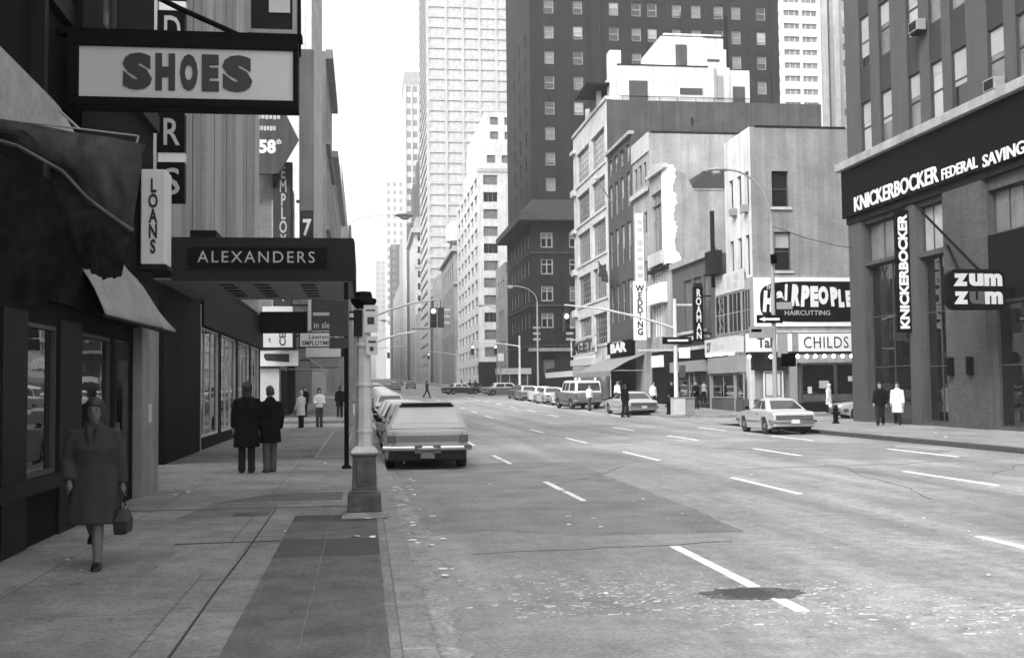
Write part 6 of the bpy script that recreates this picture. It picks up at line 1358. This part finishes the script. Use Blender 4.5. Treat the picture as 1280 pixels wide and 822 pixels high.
part(t, 'one_way_sign', 'black', (16.8, 18.5, 61.82, 61.85, 4.1, 4.5)); part(t, 'arrow', 'white', (17.1, 18.3, 61.80, 61.819, 4.25, 4.36)); part(t, 'plate', 'white', (17.75, 18.4, 61.83, 61.86, 3.3, 3.9)); part(t, 'cross_arm', 'palemetal', (17.6, 18.6, 61.95, 62.05, 6.3, 6.4), (15.4, 17.6, 61.95, 62.05, 3.72, 3.82)); 
mb = MB(); mb.box(16.05, 17.4, 61.7, 61.9, 1.8+.6, 2.5); part(t, 'walk_signal', 'housing', (17.75, 18.05, 61.6, 61.9, 2.2, 2.9))
cb = thing('control_box', 'pale and dark boxy signal control cabinet at the foot of the signal pole', 'cabinet', (17.7, 60.95, 0)); part(cb, 'case', 'offwhite', (17.05, 17.75, 60.7, 61.3, gz(61), 1.05), bevel=.02); part(cb, 'side_case', 'midmetal', (17.76, 18.3, 60.75, 61.25, gz(61), 1.05), bevel=.02); part(cb, 'lid', 'midmetal', (17.02, 18.33, 60.67, 61.33, 1.052, 1.1))
t = mast('traffic signal arm with two heads over the road beyond the lamp post', .25, 61.2, 6.3, 5.55, 3.75, 6.6, ((.94, False, 0), (.99+.06, True, 0)), gz(61))
t = mast('second farther traffic signal arm on the left of the road', .2, 76, 5.9, 4.6, 3.3, 5.6, (), gz(76)); part(t, 'lamp_head', 'pole_grey', (3.2, 4.6, 75.9, 76.15, 5.75, 5.95), bevel=.05)
mast('traffic signal on the far left corner of the second crossing', .1, 143, 7.6, 6.6, 5.0, 7.2, ((.6, False, 0),))
mast('traffic signal on the far right corner of the second crossing', 17.4, 125, 7.6, 6.4, -5.5, 7.0, ((.97, False, 0), (.5, False, 0)))
mast('traffic signal arm far away over the right lanes', 17.4, 210, 9, 8, -6, 8.8, ((.9, False, 0),))
def hydrant(label, x, y):
    z = gz(y); t = thing('fire_hydrant', label, 'hydrant', (x, y, z), 'fire hydrants'); mb = MB(); mb.lathe([(.16, z), (.16, z+.06), (.11, z+.08), (.11, z+.55), (.13, z+.57), (.13, z+.62), (.09, z+.72), (.03, z+.78), (.03, z+.82)], (x, y, 0), 14); mb.build('barrel', M['black'], t, smooth=40)
    mb = MB(); mb.lathe([(.05, x-.2), (.05, x+.2)], (0, y, z+.46), 10, axis='x'); mb.build('nozzle', M['black'], t, smooth=40); mb = MB(); mb.lathe([(.07, y-.17), (.07, y)], (x, 0, z+.42), 10, axis='y'); mb.build('pumper_nozzle', M['black'], t, smooth=40)
hydrant('black fire hydrant left of the signal control cabinet', 16.75+.55, 62.6); hydrant('black fire hydrant on the near right corner by the bank', 20.6, 47.2)
wr_ = thing('overhead_wire', 'thin overhead wire sagging from the tall lamp to the bank wall', 'wire'); mb = MB(); mb.tube([(17.4, 46.0, 8.55), (19.5, 47.5, 8.25), (21.4, 48.8, 8.1), (22.75, 49.7, 8.08)], .014, 5); mb.build('cable', M['black'], wr_)
nb = thing('newsstand', 'pale roofed newsstand kiosk on the far right pavement by the stepped block', 'kiosk', (19.6, 149, gz(149))); z = gz(149); part(nb, 'body', 'stucco_dark', (17.9, 21.9, 148, 150, z, z+2.4)); part(nb, 'roof', 'offwhite', (17.6, 22.1, 147.6, 150.4, z+2.41, z+3.2)); part(nb, 'counter', 'dark', (17.8, 22, 147.8, 147.99, z+.9, z+1.0)); part(nb, 'post', 'palemetal', *[(17.95+1.2*k, 18.05+1.2*k, 147.8, 147.9, z, z+2.4) for k in range(4)])
bx = thing('litter_bin', 'small pale litter bin at the left kerb beyond the crossing', 'bin', (-.5, 62.0, 0)); mb = MB(); mb.lathe([(.25, gz(62)), (.3, gz(62)+.9), (.27, gz(62)+.9), (.02, gz(62)+.8)], (-.45, 62, 0), 14); mb.build('basket', M['palemetal'], bx, smooth=40); mb = MB(); mb.lathe([(.31, gz(62)+.88), (.31, gz(62)+.94), (.27, gz(62)+.94)], (-.45, 62, 0), 14); mb.build('rim', M['dark'], bx)

# ================================================================== VEHICLES
G1, G2 = 'cars parked along the left kerb', 'cars parked along the right kerb'
zr = lambda y: gz(y) - .15
PT = -.0
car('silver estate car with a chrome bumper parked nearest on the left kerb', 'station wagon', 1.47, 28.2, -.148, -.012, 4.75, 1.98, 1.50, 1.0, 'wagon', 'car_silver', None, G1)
car('dark sedan parked just ahead of the silver estate car', 'car', 1.42, 34.6, -.148, .01, 4.8, 1.85, 1.40, .93, 'sedan', 'car_black', 'car_light', G1)
car('light sedan parked third along the left kerb', 'car', 1.45, 40.6, -.148, 0, 5.0, 1.9, 1.42, .95, 'sedan', 'car_mid', 'car_white', G1)
car('white sedan parked fourth along the left kerb before the crossing', 'car', 1.42, 46.6, -.148, 0, 5.1, 1.9, 1.40, .95, 'sedan', 'car_white', None, G1)
for i, (y, p, tp, lab) in enumerate(((67, 'car_light', None, 'pale sedan first past the crossing on the left'), (73, 'car_white', None, 'white sedan second past the crossing on the left'), (79, 'car_mid', 'car_white', 'two-tone sedan third past the crossing on the left'), (86, 'car_white', None, 'white sedan fourth past the crossing on the left'), (93, 'car_dark', 'car_light', 'dark sedan fifth past the crossing on the left'), (100, 'car_light', None, 'pale sedan sixth past the crossing on the left'), (107, 'car_white', None, 'white sedan seventh past the crossing on the left'), (115, 'car_mid', None, 'grey sedan eighth past the crossing on the left'))):
    car(lab, 'car', 1.5, y, zr(y), 0, 5.0, 1.9, 1.4, .94, 'sedan', p, tp, G1, far=True, pitch=.012)
car('pale grey two-door coupe driving off on the right, nearest car on that side', 'coupe', 15.95, 42.3, -.148, -.015, 4.3, 1.72, 1.33, .90, 'coupe', 'car_light', None, None, 'coupe')
car('silver sloping-back sedan parked by the right corner with a man beside it', 'car', 16.3, 67.8, zr(67.8), .10, 4.9, 1.9, 1.36, .92, 'coupe', 'car_light', None, G2, pitch=.012)
car('two-tone jeep with a white roof and roof lamps parked on the right', 'jeep', 15.4, 80.2, zr(80), .16, 4.7, 2.15, 2.0, 1.2, 'suv', 'car_mid', 'car_white', G2, 'parked_jeep', pitch=.012)
jp = D.objects['parked_jeep']
mb = MB()
for x in (-.75, -.45, .75): mb.lathe([(.05, 2.03), (.1, 2.1), (.1, 2.2), (.02, 2.25)], (x, -1.6, 0), 10)
o = mb.build('roof_lamps', M['white'], None); o.parent = jp
for i, (y, p, tp, lab) in enumerate(((88, 'car_white', None, 'white sedan parked just past the jeep'), (94.5, 'car_light', None, 'pale sedan parked second past the jeep'), (101, 'car_white', None, 'white sedan parked third past the jeep'), (108, 'car_mid', 'car_light', 'grey sedan parked fourth past the jeep'), (115, 'car_dark', None, 'dark sedan parked fifth past the jeep'))):
    car(lab, 'car', 16.0 - (.25 if i % 2 else 0), y, zr(y), .03, 5.0, 1.92, 1.4, .94, 'sedan', p, tp, G2, far=True, pitch=.012)
car('long two-tone sedan turning broadside across the second crossing', 'car', 17.2, 136.5, zr(136), R(-82), 5.6, 2.0, 1.5, .95, 'sedan', 'car_mid', 'car_white', None, 'crossing_car', far=True)
car('dark sedan following behind the turning two-tone sedan', 'car', 12.6, 146, zr(146), R(-70), 5.0, 1.9, 1.42, .95, 'sedan', 'car_dark', 'car_white', None, 'crossing_car', far=True)
car('pale sedan nosing out of the side street behind the bank corner', 'car', 27.6, 57.6, -.15, R(88), 4.9, 1.9, 1.42, .95, 'sedan', 'car_silver', None, None, 'side_street_car')
for i, (x, y, p, lab) in enumerate(((1.6, 150, 'car_white', 'white sedan first beyond the second crossing on the left'), (1.6, 157, 'car_dark', 'dark sedan second beyond the second crossing on the left'), (1.6, 165, 'car_white', 'white sedan third beyond the second crossing on the left'), (5.2, 190, 'car_mid', 'grey sedan driving far away in the second lane'), (8.9, 215, 'car_dark', 'dark sedan driving far away in the third lane'), (5.3, 240, 'car_white', 'white sedan far away on the rising road'), (9, 290, 'car_dark', 'farthest dark sedan on the rising road'), (1.6, 176, 'car_light', 'pale sedan fourth beyond the second crossing on the left'), (1.6, 188, 'car_mid', 'grey sedan fifth beyond the second crossing on the left'), (15.8, 160, 'car_dark', 'dark sedan parked on the right beyond the newsstand'), (15.8, 170, 'car_white', 'white sedan parked on the right beyond the newsstand'))):
    car(lab, 'car', x, y, zr(y), 0, 5.0, 1.9, 1.4, .94, 'sedan', p, None, 'cars far up the avenue', far=True, pitch=.012, name='distant_car')

# ================================================================== AIR, LIGHT, CAMERA
hm = D.materials.new('pale_air'); hm.use_nodes = True; t_ = hm.node_tree
for n in list(t_.nodes):
    if n.type != 'OUTPUT_MATERIAL': t_.nodes.remove(n)
pv = t_.nodes.new('ShaderNodeVolumePrincipled'); pv.inputs['Color'].default_value = (1, 1, 1, 1); pv.inputs['Density'].default_value = HAZE; pv.inputs['Anisotropy'].default_value = .3
t_.links.new(pv.outputs[0], [n for n in t_.nodes if n.type == 'OUTPUT_MATERIAL'][0].inputs['Volume'])
mb = MB(); mb.box(-520, 620, -80, 1980, -3, 236); tag(mb.build('haze', hm), 'pale city haze that whitens the far end of the avenue', 'haze', kind='stuff')

w = D.worlds.new('World'); S.world = w; w.use_nodes = True; wt_ = w.node_tree
sky = wt_.nodes.new('ShaderNodeTexSky'); sky.sky_type = 'NISHITA'; sky.sun_disc = False
EL = R(44); toS = Vector((-.62, -.66, 0)).normalized()
sky.sun_elevation = EL; sky.sun_rotation = math.atan2(toS.x, toS.y); sky.air_density = 1.6; sky.dust_density = 5; sky.ozone_density = 1
bw = wt_.nodes.new('ShaderNodeRGBToBW'); bg = wt_.nodes['Background']; bg.inputs['Strength'].default_value = SKY
wt_.links.new(sky.outputs[0], bw.inputs[0]); wt_.links.new(bw.outputs[0], bg.inputs['Color'])
sl = D.lights.new('sun', 'SUN'); sl.energy = SUN; sl.angle = R(14); sl.color = (1, 1, 1)
so = D.objects.new('sun', sl); COL.objects.link(so)
ds_ = Vector((toS.x*math.cos(EL), toS.y*math.cos(EL), math.sin(EL))); so.rotation_euler = ds_.to_track_quat('Z', 'Y').to_euler(); so.location = (-30, -30, 60)

cd = D.cameras.new('camera'); cam = D.objects.new('camera', cd); COL.objects.link(cam); S.camera = cam
cd.sensor_fit = 'HORIZONTAL'; cd.sensor_width = 36; cd.lens = 36*1400/1280; cd.clip_start = .1; cd.clip_end = 5000
yaw, pit, rol = R(7.55), R(3.025), R(.62)
f = Vector((math.sin(yaw)*math.cos(pit), math.cos(yaw)*math.cos(pit), math.sin(pit))); r0 = Vector((math.cos(yaw), -math.sin(yaw), 0)); u0 = r0.cross(f)
rv = r0*math.cos(rol) - u0*math.sin(rol); uv = r0*math.sin(rol) + u0*math.cos(rol)
cam.matrix_world = Matrix(((rv.x, uv.x, -f.x, 0), (rv.y, uv.y, -f.y, 0), (rv.z, uv.z, -f.z, 1.7), (0, 0, 0, 1)))
S.view_settings.view_transform = 'Standard'; S.view_settings.look = 'None'; S.view_settings.gamma = 1; S.view_settings.exposure = EXPO
S.render.engine = 'CYCLES'; S.cycles.use_denoising = True; S.cycles.max_bounces = 6; S.cycles.diffuse_bounces = 3; S.cycles.glossy_bounces = 3; S.cycles.transmission_bounces = 2; S.cycles.volume_bounces = 1
S.cycles.volume_step_rate = 5; S.cycles.volume_max_steps = 64
